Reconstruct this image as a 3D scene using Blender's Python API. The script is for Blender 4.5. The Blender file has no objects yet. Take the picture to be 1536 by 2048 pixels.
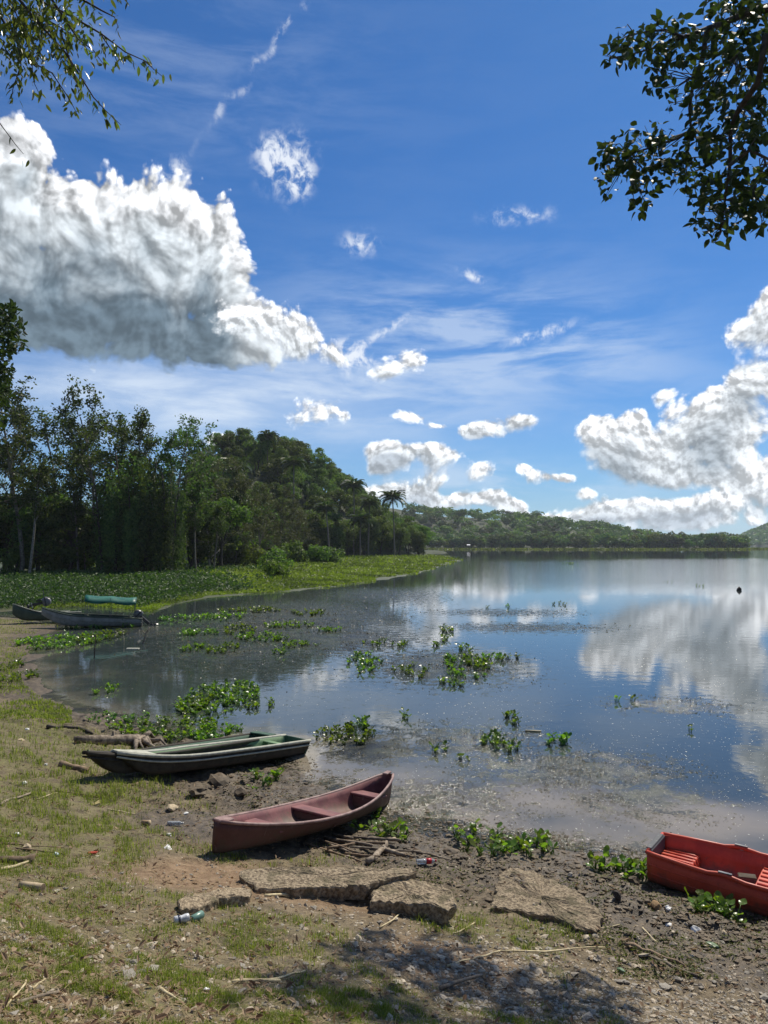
import bpy, math, random
import numpy as np
from mathutils import Vector, Matrix

R = math.radians
random.seed(7)
C = bpy.context.scene.collection
SC = bpy.context.scene

# ------------------------------------------------------------------ camera
CAMZ = 4.2
PITCH = math.atan(64 / 1538)
cam = bpy.data.objects.new('camera', bpy.data.cameras.new('camera'))
C.objects.link(cam)
cam.data.sensor_fit = 'VERTICAL'
cam.data.sensor_height = 36
cam.data.lens = 36 * 1538 / 2048
cam.data.clip_start = 0.05
cam.data.clip_end = 9000
cam.location = (0, 0, CAMZ)
cam.rotation_euler = (R(90) + PITCH, 0, 0)
SC.camera = cam
SC.cycles.use_denoising = True
SC.cycles.max_bounces = 8
SC.cycles.transparent_max_bounces = 8
SC.cycles.volume_bounces = 0
SC.cycles.sample_clamp_indirect = 6
SC.view_settings.view_transform = 'Standard'
SC.view_settings.look = 'None'
SC.view_settings.gamma = 1
SC.view_settings.use_curve_mapping = False
SC.view_settings.exposure = 0.16

_cp, _sp = math.cos(PITCH), math.sin(PITCH)


def ray(px, py):
    u, v = (px - 768) / 1538, (1024 - py) / 1538
    return np.array([u, _cp - v * _sp, _sp + v * _cp])


def at_z(px, py, z=0.0):
    d = ray(px, py)
    t = (z - CAMZ) / d[2]
    return np.array([d[0] * t, d[1] * t, z])


def at_d(px, py, y):
    d = ray(px, py)
    t = y / d[1]
    return np.array([d[0] * t, y, CAMZ + d[2] * t])


def azel(px, py):
    d = ray(px, py)
    return math.atan2(d[0], d[1]), math.atan2(d[2], math.hypot(d[0], d[1]))


# ------------------------------------------------------------------ node helper
class NT:
    def __init__(s, tree):
        s.t = tree
        s.n = tree.nodes
        s.l = tree.links

    def put(s, sock, v):
        if v is None:
            return
        if isinstance(v, bpy.types.NodeSocket):
            s.l.new(v, sock)
        else:
            if hasattr(sock.default_value, '__len__') and not hasattr(v, '__len__'):
                v = (v,) * len(sock.default_value)
            if hasattr(sock.default_value, '__len__') and len(sock.default_value) == 4 and len(v) == 3:
                v = (*v, 1)
            sock.default_value = v

    def math(s, op, a, b=None, c=None, clamp=False):
        n = s.n.new('ShaderNodeMath')
        n.operation = op
        n.use_clamp = clamp
        for i, v in enumerate((a, b, c)):
            s.put(n.inputs[i], v)
        return n.outputs[0]

    def vm(s, op, a, b=None, c=None):
        n = s.n.new('ShaderNodeVectorMath')
        n.operation = op
        for i, v in enumerate((a, b, c)):
            if v is not None:
                s.put(n.inputs[i], v)
        return n.outputs[1] if op in ('DOT_PRODUCT', 'LENGTH') else n.outputs[0]

    def mix(s, f, a, b, mode='MIX'):
        n = s.n.new('ShaderNodeMix')
        n.data_type = 'RGBA'
        n.blend_type = mode
        s.put(n.inputs[0], f)
        s.put(n.inputs[6], a)
        s.put(n.inputs[7], b)
        return n.outputs[2]

    def ss(s, v, lo, hi, a=0.0, b=1.0, kind='SMOOTHSTEP'):
        n = s.n.new('ShaderNodeMapRange')
        n.interpolation_type = kind
        for i, x in enumerate((v, lo, hi, a, b)):
            s.put(n.inputs[i], x)
        return n.outputs[0]

    def noise(s, vec, scale, detail=3, rough=0.55, dim='3D', dist=0.0, col=False, lac=2.0):
        n = s.n.new('ShaderNodeTexNoise')
        n.noise_dimensions = dim
        s.put(n.inputs['Vector'], vec)
        n.inputs['Scale'].default_value = scale
        n.inputs['Detail'].default_value = detail
        n.inputs['Roughness'].default_value = rough
        n.inputs['Lacunarity'].default_value = lac
        n.inputs['Distortion'].default_value = dist
        return n.outputs['Color' if col else 'Fac']

    def vor(s, vec, scale, detail=0, rough=0.5, dim='3D', lac=2.0, out='Distance', feat='F1', rnd=1.0):
        n = s.n.new('ShaderNodeTexVoronoi')
        n.voronoi_dimensions = dim
        n.feature = feat
        s.put(n.inputs['Vector'], vec)
        n.inputs['Scale'].default_value = scale
        if 'Detail' in n.inputs:
            n.inputs['Detail'].default_value = detail
            n.inputs['Roughness'].default_value = rough
            n.inputs['Lacunarity'].default_value = lac
        n.inputs['Randomness'].default_value = rnd
        return n.outputs[out]

    def attr(s, name, out='Fac'):
        n = s.n.new('ShaderNodeAttribute')
        n.attribute_name = name
        return n.outputs[out]

    def new(s, kind, **kw):
        n = s.n.new(kind)
        for k, v in kw.items():
            s.put(n.inputs[k], v)
        return n


# ------------------------------------------------------------------ sky and sun
SUN_AZ, SUN_EL = R(31), R(51)          # clockwise from the view axis, height
world = bpy.data.worlds.new('World')
SC.world = world
world.use_nodes = True
w = NT(world.node_tree)
w.n.clear()
sky = w.n.new('ShaderNodeTexSky')
sky.sky_type = 'NISHITA'
sky.sun_disc = False
sky.sun_elevation = SUN_EL
sky.sun_rotation = SUN_AZ
sky.altitude = 0
sky.air_density = 1.0
sky.dust_density = 0.25
sky.ozone_density = 2.2
SKY_K = 0.1

# cloud blobs, given where they stand in the photograph, kept as azimuth/elevation
BODY = [(-60, 350, 150, 150), (30, 330, 100, 100), (150, 420, 120, 80), (265, 420, 100, 90), (345, 400, 70, 70), (420, 460, 75, 75),
        (455, 520, 62, 75), (200, 530, 230, 130), (40, 560, 200, 150), (340, 570, 150, 120), (300, 665, 250, 85), (440, 700, 180, 55),
        (100, 640, 210, 80), (-150, 600, 220, 150), (470, 600, 60, 60), (80, 280, 30, 40)]
FRONT = [(560, 660, 95, 65), (480, 640, 70, 55), (600, 690, 60, 45), (660, 715, 50, 30),
         (805, 725, 52, 42), (778, 742, 36, 30), (638, 822, 70, 40), (600, 832, 40, 26), (690, 832, 28, 20), (428, 880, 42, 24),
         (812, 832, 45, 18), (870, 845, 30, 10), (1000, 855, 85, 30), (945, 866, 40, 24), (1055, 840, 36, 22),
         (810, 905, 70, 30), (775, 925, 40, 28), (890, 918, 55, 20), (870, 955, 48, 30), (955, 950, 42, 27), (1072, 962, 44, 20), (1045, 945, 22, 12),
         (990, 998, 36, 18), (890, 1003, 100, 18), (800, 978, 60, 28), (760, 940, 30, 24), (740, 985, 60, 18),
         (1300, 900, 90, 50), (1250, 945, 85, 38), (1355, 955, 80, 34), (1450, 900, 70, 36),
         (1250, 1012, 110, 26), (1400, 1022, 120, 30), (1520, 1022, 90, 36), (1300, 1045, 220, 26), (1130, 1042, 80, 16), (1060, 1032, 60, 12), (1165, 990, 30, 14), (1180, 1030, 110, 22), (1390, 1000, 130, 26), (1010, 1018, 60, 14), (930, 990, 60, 16), (850, 985, 50, 22), (760, 905, 46, 26), (860, 900, 50, 24), (1130, 965, 40, 12),
         (1030, 1010, 30, 14), (1600, 960, 100, 60),
         (1400, 830, 100, 60), (1480, 815, 95, 72), (1330, 785, 32, 24), (1500, 655, 60, 48), (1535, 605, 40, 45), (1505, 755, 55, 45), (1600, 700, 120, 160),
         (1490, 945, 90, 45), (1235, 878, 80, 50), (1200, 862, 45, 40), (1280, 840, 40, 34), (1420, 880, 120, 45), (1340, 935, 110, 36), (1480, 975, 110, 36), (1230, 915, 70, 36)]


def blob_group(name, blobs):
    g = bpy.data.node_groups.new(name, 'ShaderNodeTree')
    g.interface.new_socket('P', in_out='INPUT', socket_type='NodeSocketVector')
    g.interface.new_socket('M', in_out='OUTPUT', socket_type='NodeSocketFloat')
    t = NT(g)
    gi = t.n.new('NodeGroupInput')
    acc = 0.0
    for cx, cy, rx, ry in blobs:
        a, e = azel(cx, cy)
        sx = rx * 1.3 / 1538 * math.cos(a) ** 2
        sy = ry * 1.3 / 1538 * math.cos(a) * math.cos(e)
        v = t.vm('MULTIPLY_ADD', gi.outputs[0], (1 / sx, 1 / sy, 0), (-a / sx, -e / sy, 0))
        r2 = t.vm('DOT_PRODUCT', v, v)
        k = t.math('SUBTRACT', 1.0, r2, clamp=True)
        acc = t.math('MULTIPLY_ADD', k, k, acc)
    go = t.n.new('NodeGroupOutput')
    t.put(go.inputs[0], acc)
    return g


tc = w.n.new('ShaderNodeTexCoord')
dirv = w.vm('NORMALIZE', tc.outputs['Generated'])
sep = w.n.new('ShaderNodeSeparateXYZ')
w.put(sep.inputs[0], dirv)
az = w.math('ARCTAN2', sep.outputs[0], sep.outputs[1])
el = w.math('ARCSINE', sep.outputs[2])
comb = w.n.new('ShaderNodeCombineXYZ')
w.put(comb.inputs[0], az)
w.put(comb.inputs[1], el)
P = comb.outputs[0]
sky_col = w.mix(1.0, sky.outputs[0], (0.225, 0.505, 0.83), 'MULTIPLY')
sky_col = w.mix(w.math('MULTIPLY', w.math('EXPONENT', w.math('MULTIPLY', w.math('MAXIMUM', el, 0.0), -13.0)), 0.62), sky_col, (5.4, 6.6, 7.8))

# warped lookup so the blobs lose their ellipse outlines
wn = w.noise(P, 11, 1, 0.4, '2D', col=True)
PW = w.vm('MULTIPLY_ADD', wn, (0.030, 0.024, 0), w.vm('SUBTRACT', P, (0.015, 0.012, 0)))


def puff(vec):
    v1 = w.vor(vec, 24, 2, 0.5, '2D', lac=2.4)
    f = w.noise(vec, 38, 6, 0.54, '2D')
    return w.math('MULTIPLY_ADD', v1, -0.85, w.math('MULTIPLY', f, 0.85))


n0 = puff(PW)
n1 = puff(w.vm('ADD', PW, (0.006, 0.010, 0)))
relief = w.math('SUBTRACT', n0, n1)
lump = w.noise(PW, 17, 4, 0.5, '2D')
lump1 = w.noise(w.vm('ADD', PW, (0.010, 0.020, 0)), 17, 4, 0.5, '2D')
relief = w.math('MULTIPLY_ADD', w.math('SUBTRACT', lump, lump1), 0.6, relief)
big = w.noise(P, 9, 3, 0.55, '2D')


n0s = puff(w.vm('MULTIPLY', PW, (2.1, 2.1, 1)))
n1s = puff(w.vm('MULTIPLY', w.vm('ADD', PW, (0.003, 0.006, 0)), (2.1, 2.1, 1)))
relief_s = w.math('ADD', w.math('MULTIPLY', relief, .5), w.math('SUBTRACT', n0s, n1s))


def cloud_layer(col_in, blobs, name, off, cols, e0, e1, occ0, occ1, amp=1.0, soft=0.35, crisp=0.6, fine=False, base=None):
    n_ = w.math('MULTIPLY_ADD', n0, .5, w.math('MULTIPLY', n0s, .5)) if fine else n0
    rel = relief_s if fine else relief
    g = blob_group(name, blobs)
    a = w.n.new('ShaderNodeGroup'); a.node_tree = g
    w.put(a.inputs[0], PW)
    b = w.n.new('ShaderNodeGroup'); b.node_tree = g
    w.put(b.inputs[0], w.vm('ADD', PW, off))
    F = w.math('MULTIPLY_ADD', w.math('SUBTRACT', n_, 0.08), w.ss(a.outputs[0], 0.0, 0.12, 0, amp), a.outputs[0])
    depth = w.math('ADD', b.outputs[0], w.math('MULTIPLY', w.math('SUBTRACT', lump, 0.5), -0.9))
    depth = w.math('ADD', depth, w.math('MULTIPLY', w.math('SUBTRACT', n_, 0.1), -0.45))
    if base:                                               # flat shaded cloud base at one height
        depth = w.math('ADD', depth, w.ss(el, base[0], base[1], base[2], 0))
    occ = w.ss(depth, occ0, occ1, 0, 1, 'LINEAR')
    alpha = w.ss(F, e0, w.ss(occ, 0, 1, e1, e1 + soft, 'LINEAR'))
    occ = w.math('MULTIPLY', occ, w.ss(a.outputs[0], 0.05, 0.45, 0.3, 1.0))
    rp = w.n.new('ShaderNodeValToRGB')
    rp.color_ramp.interpolation = 'EASE'
    el_ = rp.color_ramp.elements
    el_[0].position, el_[1].position = 0.0, 1.0
    el_[0].color = (*cols[0], 1)
    el_[1].color = (*cols[2], 1)
    m_ = el_.new(0.42)
    m_.color = (*cols[1], 1)
    w.put(rp.inputs[0], occ)
    lit = w.ss(rel, -0.40, 0.40, -1, 1, 'LINEAR')
    gain = w.math('MULTIPLY_ADD', lit, w.ss(occ, 0, 1, crisp, 0.30), 1.0)
    c = w.mix(1.0, rp.outputs[0], gain, 'MULTIPLY')
    c = w.mix(1.0, c, (K, K, K), 'MULTIPLY')
    return w.mix(alpha, col_in, c)


K = 1 / SKY_K
# thin veil, wisps and streaks
pz = w.n.new('ShaderNodeMapping')
pz.inputs['Rotation'].default_value = (0, 0, R(14))
pz.inputs['Scale'].default_value = (1.6, 7.5, 1)
w.put(pz.inputs[0], P)
cir = w.noise(pz.outputs[0], 3.4, 8, 0.6, '2D', dist=0.22)


def gauss(cx, cy, rx, ry, rot=0.0):
    a, e = azel(cx, cy)
    m = w.vm('SUBTRACT', P, (a, e, 0))
    if rot:
        n = w.n.new('ShaderNodeVectorRotate')
        n.rotation_type = 'Z_AXIS'
        w.put(n.inputs[0], m)
        n.inputs['Angle'].default_value = rot
        m = n.outputs[0]
    v = w.vm('MULTIPLY', m, (1538 / rx, 1538 / ry, 0))
    return w.math('EXPONENT', w.math('MULTIPLY', w.vm('DOT_PRODUCT', v, v), -1.0))


veil = w.math('ADD', gauss(900, 680, 330, 120), w.math('MULTIPLY', gauss(420, 800, 480, 90), 1.15))
veil = w.math('ADD', veil, w.math('MULTIPLY', gauss(1060, 690, 300, 60, R(14)), 0.8))
veil = w.math('ADD', veil, w.math('MULTIPLY', gauss(1000, 965, 260, 34), 1.9))
veil = w.math('ADD', veil, w.math('MULTIPLY', gauss(300, 130, 420, 150), 0.33))
veil = w.math('ADD', veil, 0.02)
va = w.math('MULTIPLY', veil, w.ss(cir, 0.33, 0.72), clamp=True)
va = w.math('ADD', w.math('MULTIPLY', va, 0.50), w.math('MULTIPLY', w.math('MULTIPLY', gauss(400, 800, 480, 80), 0.45), 1.0), clamp=True)
c0 = w.mix(va, sky_col, (0.62 * K, 0.72 * K, 0.86 * K))
# ragged single wisps and the thin trail
fil = w.noise(P, 48, 6, 0.62, '2D', dist=0.25)
wis = gauss(575, 325, 60, 42, R(-38))
for g_ in ((600, 365, 38, 26, R(-60)), (545, 305, 34, 30, 0), (720, 487, 38, 24, 0), (1035, 432, 70, 16, 0), (945, 552, 34, 10, R(25)),
           (690, 700, 36, 24, 0), (720, 730, 44, 30, 0), (350, 350, 30, 30, 0), (780, 655, 60, 10, R(-30)), (1080, 668, 70, 14, R(-14))):
    wis = w.math('ADD', wis, gauss(*g_))
tr = None
for (x0, y0, x1, y1, wd, k) in ((618, 8, 580, 38, 9, .9), (582, 38, 552, 72, 7, .8), (552, 72, 545, 105, 7, .9), (545, 105, 510, 125, 8, .9), (510, 125, 490, 180, 9, .7),
                                (490, 180, 450, 200, 8, .7), (448, 200, 432, 240, 10, .8), (430, 240, 360, 325, 10, .35)):
    ln = math.hypot(x1 - x0, y1 - y0)
    an = math.atan2(-(y1 - y0), x1 - x0)
    s_ = w.math('MULTIPLY', gauss((x0 + x1) / 2, (y0 + y1) / 2, ln * .62, wd, -an), k)
    tr = s_ if tr is None else w.math('ADD', tr, s_)
wis = w.math('ADD', wis, w.math('MULTIPLY', tr, 0.62))
wa = w.ss(w.math('MULTIPLY', wis, w.ss(fil, 0.3, 0.72, 0.05, 1.4)), 0.05, 1.5, 0, 0.85)
c0 = w.mix(wa, c0, (0.85 * K, 0.89 * K, 0.95 * K))
# cumulus field that carries on outside the frame
inside = w.math('MULTIPLY', w.ss(w.math('ABSOLUTE', az), 0.62, 0.85, 1, 0), w.ss(el, 0.62, 0.8, 1, 0))
gen = w.ss(big, 0.50, 0.66)
gF = w.math('MULTIPLY_ADD', n0, 0.6, w.math('SUBTRACT', gen, inside))
ga = w.math('MULTIPLY', w.ss(gF, 0.35, 0.75), w.ss(el, 0.0, 0.06))
gcol = w.mix(w.ss(gen, 0.3, 1.0), (0.86 * K, 0.88 * K, 0.92 * K), (0.46 * K, 0.52 * K, 0.60 * K))
c1 = w.mix(ga, c0, gcol)
SMALL = [q for q in FRONT if q[3] < 34 and q[1] > 700]
FRONT = [q for q in FRONT if q not in SMALL]
WHITE = (0.90, 0.92, 0.95)
c2 = cloud_layer(c1, BODY, 'cloud_body', (0.016, 0.045, 0), (WHITE, (0.58, 0.63, 0.67), (0.135, 0.190, 0.240)), 0.16, 0.46, 0.0, 2.5, base=(azel(400, 720)[1], azel(400, 500)[1], 1.15))
c3 = cloud_layer(c2, FRONT, 'cloud_front', (0.010, 0.026, 0), (WHITE, (0.68, 0.72, 0.76), (0.34, 0.39, 0.44)), 0.16, 0.60, 0.15, 2.3, 0.9, 0.45, 0.45, True)
c3 = cloud_layer(c3, SMALL, 'cloud_small', (0.004, 0.012, 0), (WHITE, (0.66, 0.70, 0.74), (0.42, 0.47, 0.53)), 0.12, 0.66, 0.25, 1.8, 0.9, 0.3, 0.5, True)
bg = w.new('ShaderNodeBackground', Color=c3, Strength=SKY_K)
wo = w.n.new('ShaderNodeOutputWorld')
w.l.new(bg.outputs[0], wo.inputs[0])
world.cycles.sampling_method = 'MANUAL'
world.cycles.sample_map_resolution = 512

sun = bpy.data.objects.new('sun', bpy.data.lights.new('sun', 'SUN'))
C.objects.link(sun)
sun.data.energy = 5.0
sun.data.angle = R(0.55)
sun.data.color = (1, 0.93, 0.80)
SUN_DIR = Vector((math.sin(SUN_AZ) * math.cos(SUN_EL), math.cos(SUN_AZ) * math.cos(SUN_EL), math.sin(SUN_EL)))
sun.rotation_euler = SUN_DIR.to_track_quat('Z', 'Y').to_euler()
sun.location = (0, 0, 200)

# ------------------------------------------------------------------ mesh helpers
def tag(o, label=None, cat=None, group=None, kind=None):
    for k, v in (('label', label), ('category', cat), ('group', group), ('kind', kind)):
        if v:
            o[k] = v
    return o


class MB:
    """collects vertices and faces, builds one mesh"""
    def __init__(s):
        s.v, s.f, s.m, s.n = [], [], [], 0

    def add(s, v, f, mat=0):
        v = np.asarray(v, float).reshape(-1, 3)
        fs = f if isinstance(f, (list, tuple)) and len(f) and isinstance(f[0], np.ndarray) and f[0].ndim == 2 else [np.asarray(f)]
        for q in fs:
            if q.size:
                s.f.append(q + s.n)
                s.m.append(mat)
        s.v.append(v)
        s.n += len(v)
        return s

    def tube(s, path, rad, k=6, mat=0, cap=True, wob=0.0, rng=None):
        path = np.asarray(path, float)
        n = len(path)
        rad = np.broadcast_to(np.asarray(rad, float), (n,))
        tan = np.gradient(path, axis=0)
        tan /= np.linalg.norm(tan, axis=1)[:, None] + 1e-9
        ref = np.array([0, 0, 1.0]) if abs(tan[:, 2]).mean() < .8 else np.array([1.0, 0, 0])
        a = np.cross(tan, ref)
        a /= np.linalg.norm(a, axis=1)[:, None] + 1e-9
        b = np.cross(tan, a)
        th = np.arange(k) / k * 2 * math.pi
        rr = rad[:, None] * (1 + (rng.uniform(-wob, wob, (n, k)) if wob else 0))
        v = path[:, None] + rr[..., None] * (np.cos(th)[None, :, None] * a[:, None] + np.sin(th)[None, :, None] * b[:, None])
        i, j = np.meshgrid(np.arange(n - 1), np.arange(k), indexing='ij')
        j2 = (j + 1) % k
        q = np.stack([i * k + j, i * k + j2, (i + 1) * k + j2, (i + 1) * k + j], -1).reshape(-1, 4)
        fs = [q]
        if cap:
            fs.append(np.arange(k)[::-1][None])
            fs.append(((n - 1) * k + np.arange(k))[None])
        return s.add(v.reshape(-1, 3), fs, mat)

    def box(s, c, d, rot=None, mat=0, bev=0.0):
        d = np.asarray(d) / 2
        if bev:
            v = []
            for sx in (-1, 1):
                for sy in (-1, 1):
                    for sz in (-1, 1):
                        g = np.array([sx, sy, sz])
                        for ax in range(3):
                            p = g * (d - bev)
                            p[ax] = g[ax] * d[ax]
                            v.append(p)
            v = np.array(v)
            idx = lambda sx, sy, sz, ax: ((sx * 2 + sy) * 2 + sz) * 3 + ax
            F4, F3 = [], []
            for ax in range(3):
                o = [i for i in range(3) if i != ax]
                for sg in (0, 1):
                    q = []
                    for (p1, p2) in ((0, 0), (1, 0), (1, 1), (0, 1)):
                        t = [0, 0, 0]; t[ax] = sg; t[o[0]] = p1; t[o[1]] = p2
                        q.append(idx(*t, ax))
                    F4.append(q)
                for p1 in (0, 1):
                    for p2 in (0, 1):
                        q = []
                        for (val, who) in ((0, o[0]), (1, o[0]), (1, o[1]), (0, o[1])):
                            t = [0, 0, 0]; t[ax] = val; t[o[0]] = p1; t[o[1]] = p2
                            q.append(idx(*t, who))
                        F4.append(q)
            for sx in (0, 1):
                for sy in (0, 1):
                    for sz in (0, 1):
                        F3.append([idx(sx, sy, sz, a) for a in range(3)])
            fs = [np.array(F4), np.array(F3)]
        else:
            v = np.array([[x, y, z] for x in (-1, 1) for y in (-1, 1) for z in (-1, 1)]) * d
            fs = [np.array([[0, 1, 3, 2], [4, 6, 7, 5], [0, 4, 5, 1], [2, 3, 7, 6], [0, 2, 6, 4], [1, 5, 7, 3]])]
        if rot is not None:
            v = v @ np.array(rot).T
        return s.add(v + np.asarray(c), fs, mat)

    def mesh(s, name, mats, smooth=False, fixn=False):
        me = bpy.data.meshes.new(name)
        v = np.concatenate(s.v) if s.v else np.zeros((0, 3))
        me.vertices.add(len(v))
        me.vertices.foreach_set('co', v.astype(np.float32).ravel())
        tot = np.concatenate([np.full(len(f), f.shape[1]) for f in s.f])
        li = np.concatenate([f.ravel() for f in s.f])
        me.loops.add(len(li))
        me.loops.foreach_set('vertex_index', li.astype(np.int32))
        me.polygons.add(len(tot))
        st = np.concatenate([[0], np.cumsum(tot)[:-1]])
        me.polygons.foreach_set('loop_start', st.astype(np.int32))
        me.polygons.foreach_set('material_index', np.concatenate([np.full(len(f), m) for f, m in zip(s.f, s.m)]).astype(np.int32))
        me.polygons.foreach_set('use_smooth', np.full(len(tot), smooth))
        for m in (mats if isinstance(mats, (list, tuple)) else [mats]):
            me.materials.append(m)
        me.update(calc_edges=True)
        if fixn:
            import bmesh
            bm = bmesh.new(); bm.from_mesh(me)
            bmesh.ops.recalc_face_normals(bm, faces=bm.faces)
            bm.to_mesh(me); bm.free()
        return me

    def build(s, name, mats, parent=None, smooth=False, fixn=False):
        return obj(name, s.mesh(name, mats, smooth, fixn), parent)


def obj(name, me, parent=None, loc=None, rot=None, scale=None):
    o = bpy.data.objects.new(name, me)
    C.objects.link(o)
    if parent:
        o.parent = parent
    if loc is not None:
        o.location = loc
    if rot is not None:
        o.rotation_euler = rot
    if scale is not None:
        o.scale = (scale,) * 3 if not hasattr(scale, '__len__') else scale
    return o


def empty(name, loc=(0, 0, 0), rot=(0, 0, 0)):
    o = bpy.data.objects.new(name, None)
    C.objects.link(o)
    o.location = loc
    o.rotation_euler = rot
    o.empty_display_size = .2
    return o


def along(o, A, B, roll=0.0):
    """put o at A with its x axis towards B"""
    A, B = Vector(A), Vector(B)
    x = (B - A).normalized()
    y = Vector((0, 0, 1)).cross(x).normalized()
    z = x.cross(y)
    m = Matrix((x, y, z)).transposed() @ Matrix.Rotation(roll, 3, 'X')
    o.matrix_world = Matrix.Translation(A) @ m.to_4x4()
    o.location = A
    o.rotation_euler = m.to_euler()
    return (B - A).length


def floatattr(me, name, vals):
    a = me.attributes.new(name, 'FLOAT', 'POINT')
    a.data.foreach_set('value', np.asarray(vals, np.float32))


# ------------------------------------------------------------------ noise and terrain
def _h(ix, iy, seed):
    h = (ix.astype(np.int64) * 374761393 + iy.astype(np.int64) * 668265263 + seed * 1442695041) & 0xffffffff
    h = ((h ^ (h >> 13)) * 1274126177) & 0xffffffff
    return ((h ^ (h >> 16)) & 0xffffff) / 0xffffff


def vnoise(x, y, seed=0):
    x = np.asarray(x, float); y = np.asarray(y, float)
    ix, iy = np.floor(x), np.floor(y)
    fx, fy = x - ix, y - iy
    fx = fx * fx * (3 - 2 * fx); fy = fy * fy * (3 - 2 * fy)
    a, b = _h(ix, iy, seed), _h(ix + 1, iy, seed)
    c, d = _h(ix, iy + 1, seed), _h(ix + 1, iy + 1, seed)
    return (a * (1 - fx) + b * fx) * (1 - fy) + (c * (1 - fx) + d * fx) * fy


def fbm(x, y, seed=0, oct=4, gain=.5):
    x = np.asarray(x, float); y = np.asarray(y, float)
    s, a, t = 0, 1, 0
    for i in range(oct):
        s = s + a * vnoise(x * 2 ** i, y * 2 ** i, seed + i)
        t += a
        a *= gain
    return s / t


def sdist(X, Y, poly):
    X = np.asarray(X, float); Y = np.asarray(Y, float)
    best = np.full(X.shape, 1e18)
    inside = np.zeros(X.shape, bool)
    n = len(poly)
    for i in range(n):
        x0, y0 = poly[i]
        x1, y1 = poly[(i + 1) % n]
        dx, dy = x1 - x0, y1 - y0
        t = np.clip(((X - x0) * dx + (Y - y0) * dy) / (dx * dx + dy * dy + 1e-12), 0, 1)
        best = np.minimum(best, (X - x0 - t * dx) ** 2 + (Y - y0 - t * dy) ** 2)
        if y0 != y1:
            inside ^= ((y0 > Y) != (y1 > Y)) & (X < dx * (Y - y0) / dy + x0)
    return np.sqrt(best) * np.where(inside, 1, -1)


_shore = [(1536, 1812), (1400, 1778), (1320, 1752), (1250, 1732), (1150, 1712), (1080, 1700), (1000, 1686), (930, 1668), (870, 1652), (800, 1642), (720, 1622), (640, 1588),
          (590, 1562), (560, 1530), (500, 1500), (430, 1480), (330, 1462), (250, 1440), (170, 1418), (110, 1398), (72, 1372), (55, 1345), (62, 1318), (90, 1300), (60, 1285), (92, 1262),
          (150, 1258), (70, 1238), (-40, 1228)]
_s = [tuple(at_z(x, y)[:2]) for x, y in _shore]
BANK = [(60, -60), (60, 5.0), (18, 6.8), (7.5, 8.0)] + _s + [(-60, 48), (-90, 40), (-90, -60)]
_edge = [(-260, 1225), (0, 1222), (90, 1218), (180, 1212), (300, 1226), (350, 1208), (430, 1192), (560, 1186), (680, 1172), (780, 1158), (840, 1146), (885, 1132), (925, 1121), (900, 1112.5), (848, 1108)]
MARSH = [tuple(at_z(x, y)[:2]) for x, y in _edge] + [(14, 500), (-400, 600), (-500, 60)]


def H(X, Y, fine=True):
    X = np.asarray(X, float); Y = np.asarray(Y, float)
    s = sdist(X, Y, BANK)
    zb = np.where(s > 0, .085 * s + .02 * s * s, .10 * s)
    zb = np.clip(zb, -1.5, 3.0)
    near = np.clip((Y - 14) / 10, 0, 1)
    zb = np.where(s > 0, zb * (1 - near) + np.minimum(zb, .06 * s) * near, zb)
    m = sdist(X, Y, MARSH)
    zm = np.clip(np.where(m > 0, .02 + .015 * m, .06 * m), -1.5, .7)
    z = np.maximum(zb, zm)
    if fine:
        clod = np.exp(-((s - 1.6) / 1.3) ** 2)
        amp = np.clip((s + 1.2) / 1.2, 0, 1) * np.clip((40 - Y) / 10, 0, 1)
        z = z + amp * ((fbm(X * .9, Y * .9, 3, 3) - .5) * .16 + (fbm(X * 3.1, Y * 3.1, 9, 4, .6) - .5) * (.07 + .16 * clod)
                       + (fbm(X * 11, Y * 11, 19, 2) - .5) * (.018 + .05 * clod))
    return z


def ground_at(px, py, off=0.0):
    d = ray(px, py)
    t = np.geomspace(3.0, 400, 700)
    g = CAMZ + d[2] * t - np.maximum(H(d[0] * t, d[1] * t), 0) - off
    i = int(np.argmax(g < 0))
    lo, hi = t[max(i - 1, 0)], t[i]
    for _ in range(3):
        tt = np.linspace(lo, hi, 12)
        g = CAMZ + d[2] * tt - np.maximum(H(d[0] * tt, d[1] * tt), 0) - off
        j = int(np.argmax(g < 0)) or 1
        lo, hi = tt[j - 1], tt[j]
    p = np.array([0, 0, CAMZ]) + d * hi
    return p


def on(x, y, off=0.0):
    return np.array([x, y, max(float(H(np.array([x]), np.array([y]))[0]), 0) + off])


def spaced(lo, hi, step, far_lo, far_hi, g=1.13):
    a = list(np.arange(lo, hi + step / 2, step))
    d, x = step, a[-1]
    while x < far_hi:
        d *= g; x += d; a.append(min(x, far_hi))
    d, x = step, a[0]
    pre = []
    while x > far_lo:
        d *= g; x -= d; pre.append(max(x, far_lo))
    return np.array(pre[::-1] + a)


def grid_mesh(name, xs, ys, zf, mat, attrs=None, smooth=True, keep=None):
    X, Y = np.meshgrid(xs, ys)
    Z = zf(X.ravel(), Y.ravel())
    b = MB()
    nx, ny = len(xs), len(ys)
    i, j = np.meshgrid(np.arange(ny - 1), np.arange(nx - 1), indexing='ij')
    q = np.stack([i * nx + j, i * nx + j + 1, (i + 1) * nx + j + 1, (i + 1) * nx + j], -1).reshape(-1, 4)
    if keep is not None:
        q = q[keep(X, Y, Z, q)]
    b.add(np.stack([X.ravel(), Y.ravel(), Z], -1), q)
    me = b.mesh(name, mat, smooth)
    for k, f in (attrs or {}).items():
        floatattr(me, k, f(X.ravel(), Y.ravel(), Z))
    return obj(name, me)


# ------------------------------------------------------------------ materials
def mat(name):
    m = bpy.data.materials.new(name)
    m.use_nodes = True
    t = NT(m.node_tree)
    bs = t.n['Principled BSDF']
    return m, t, bs


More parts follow.
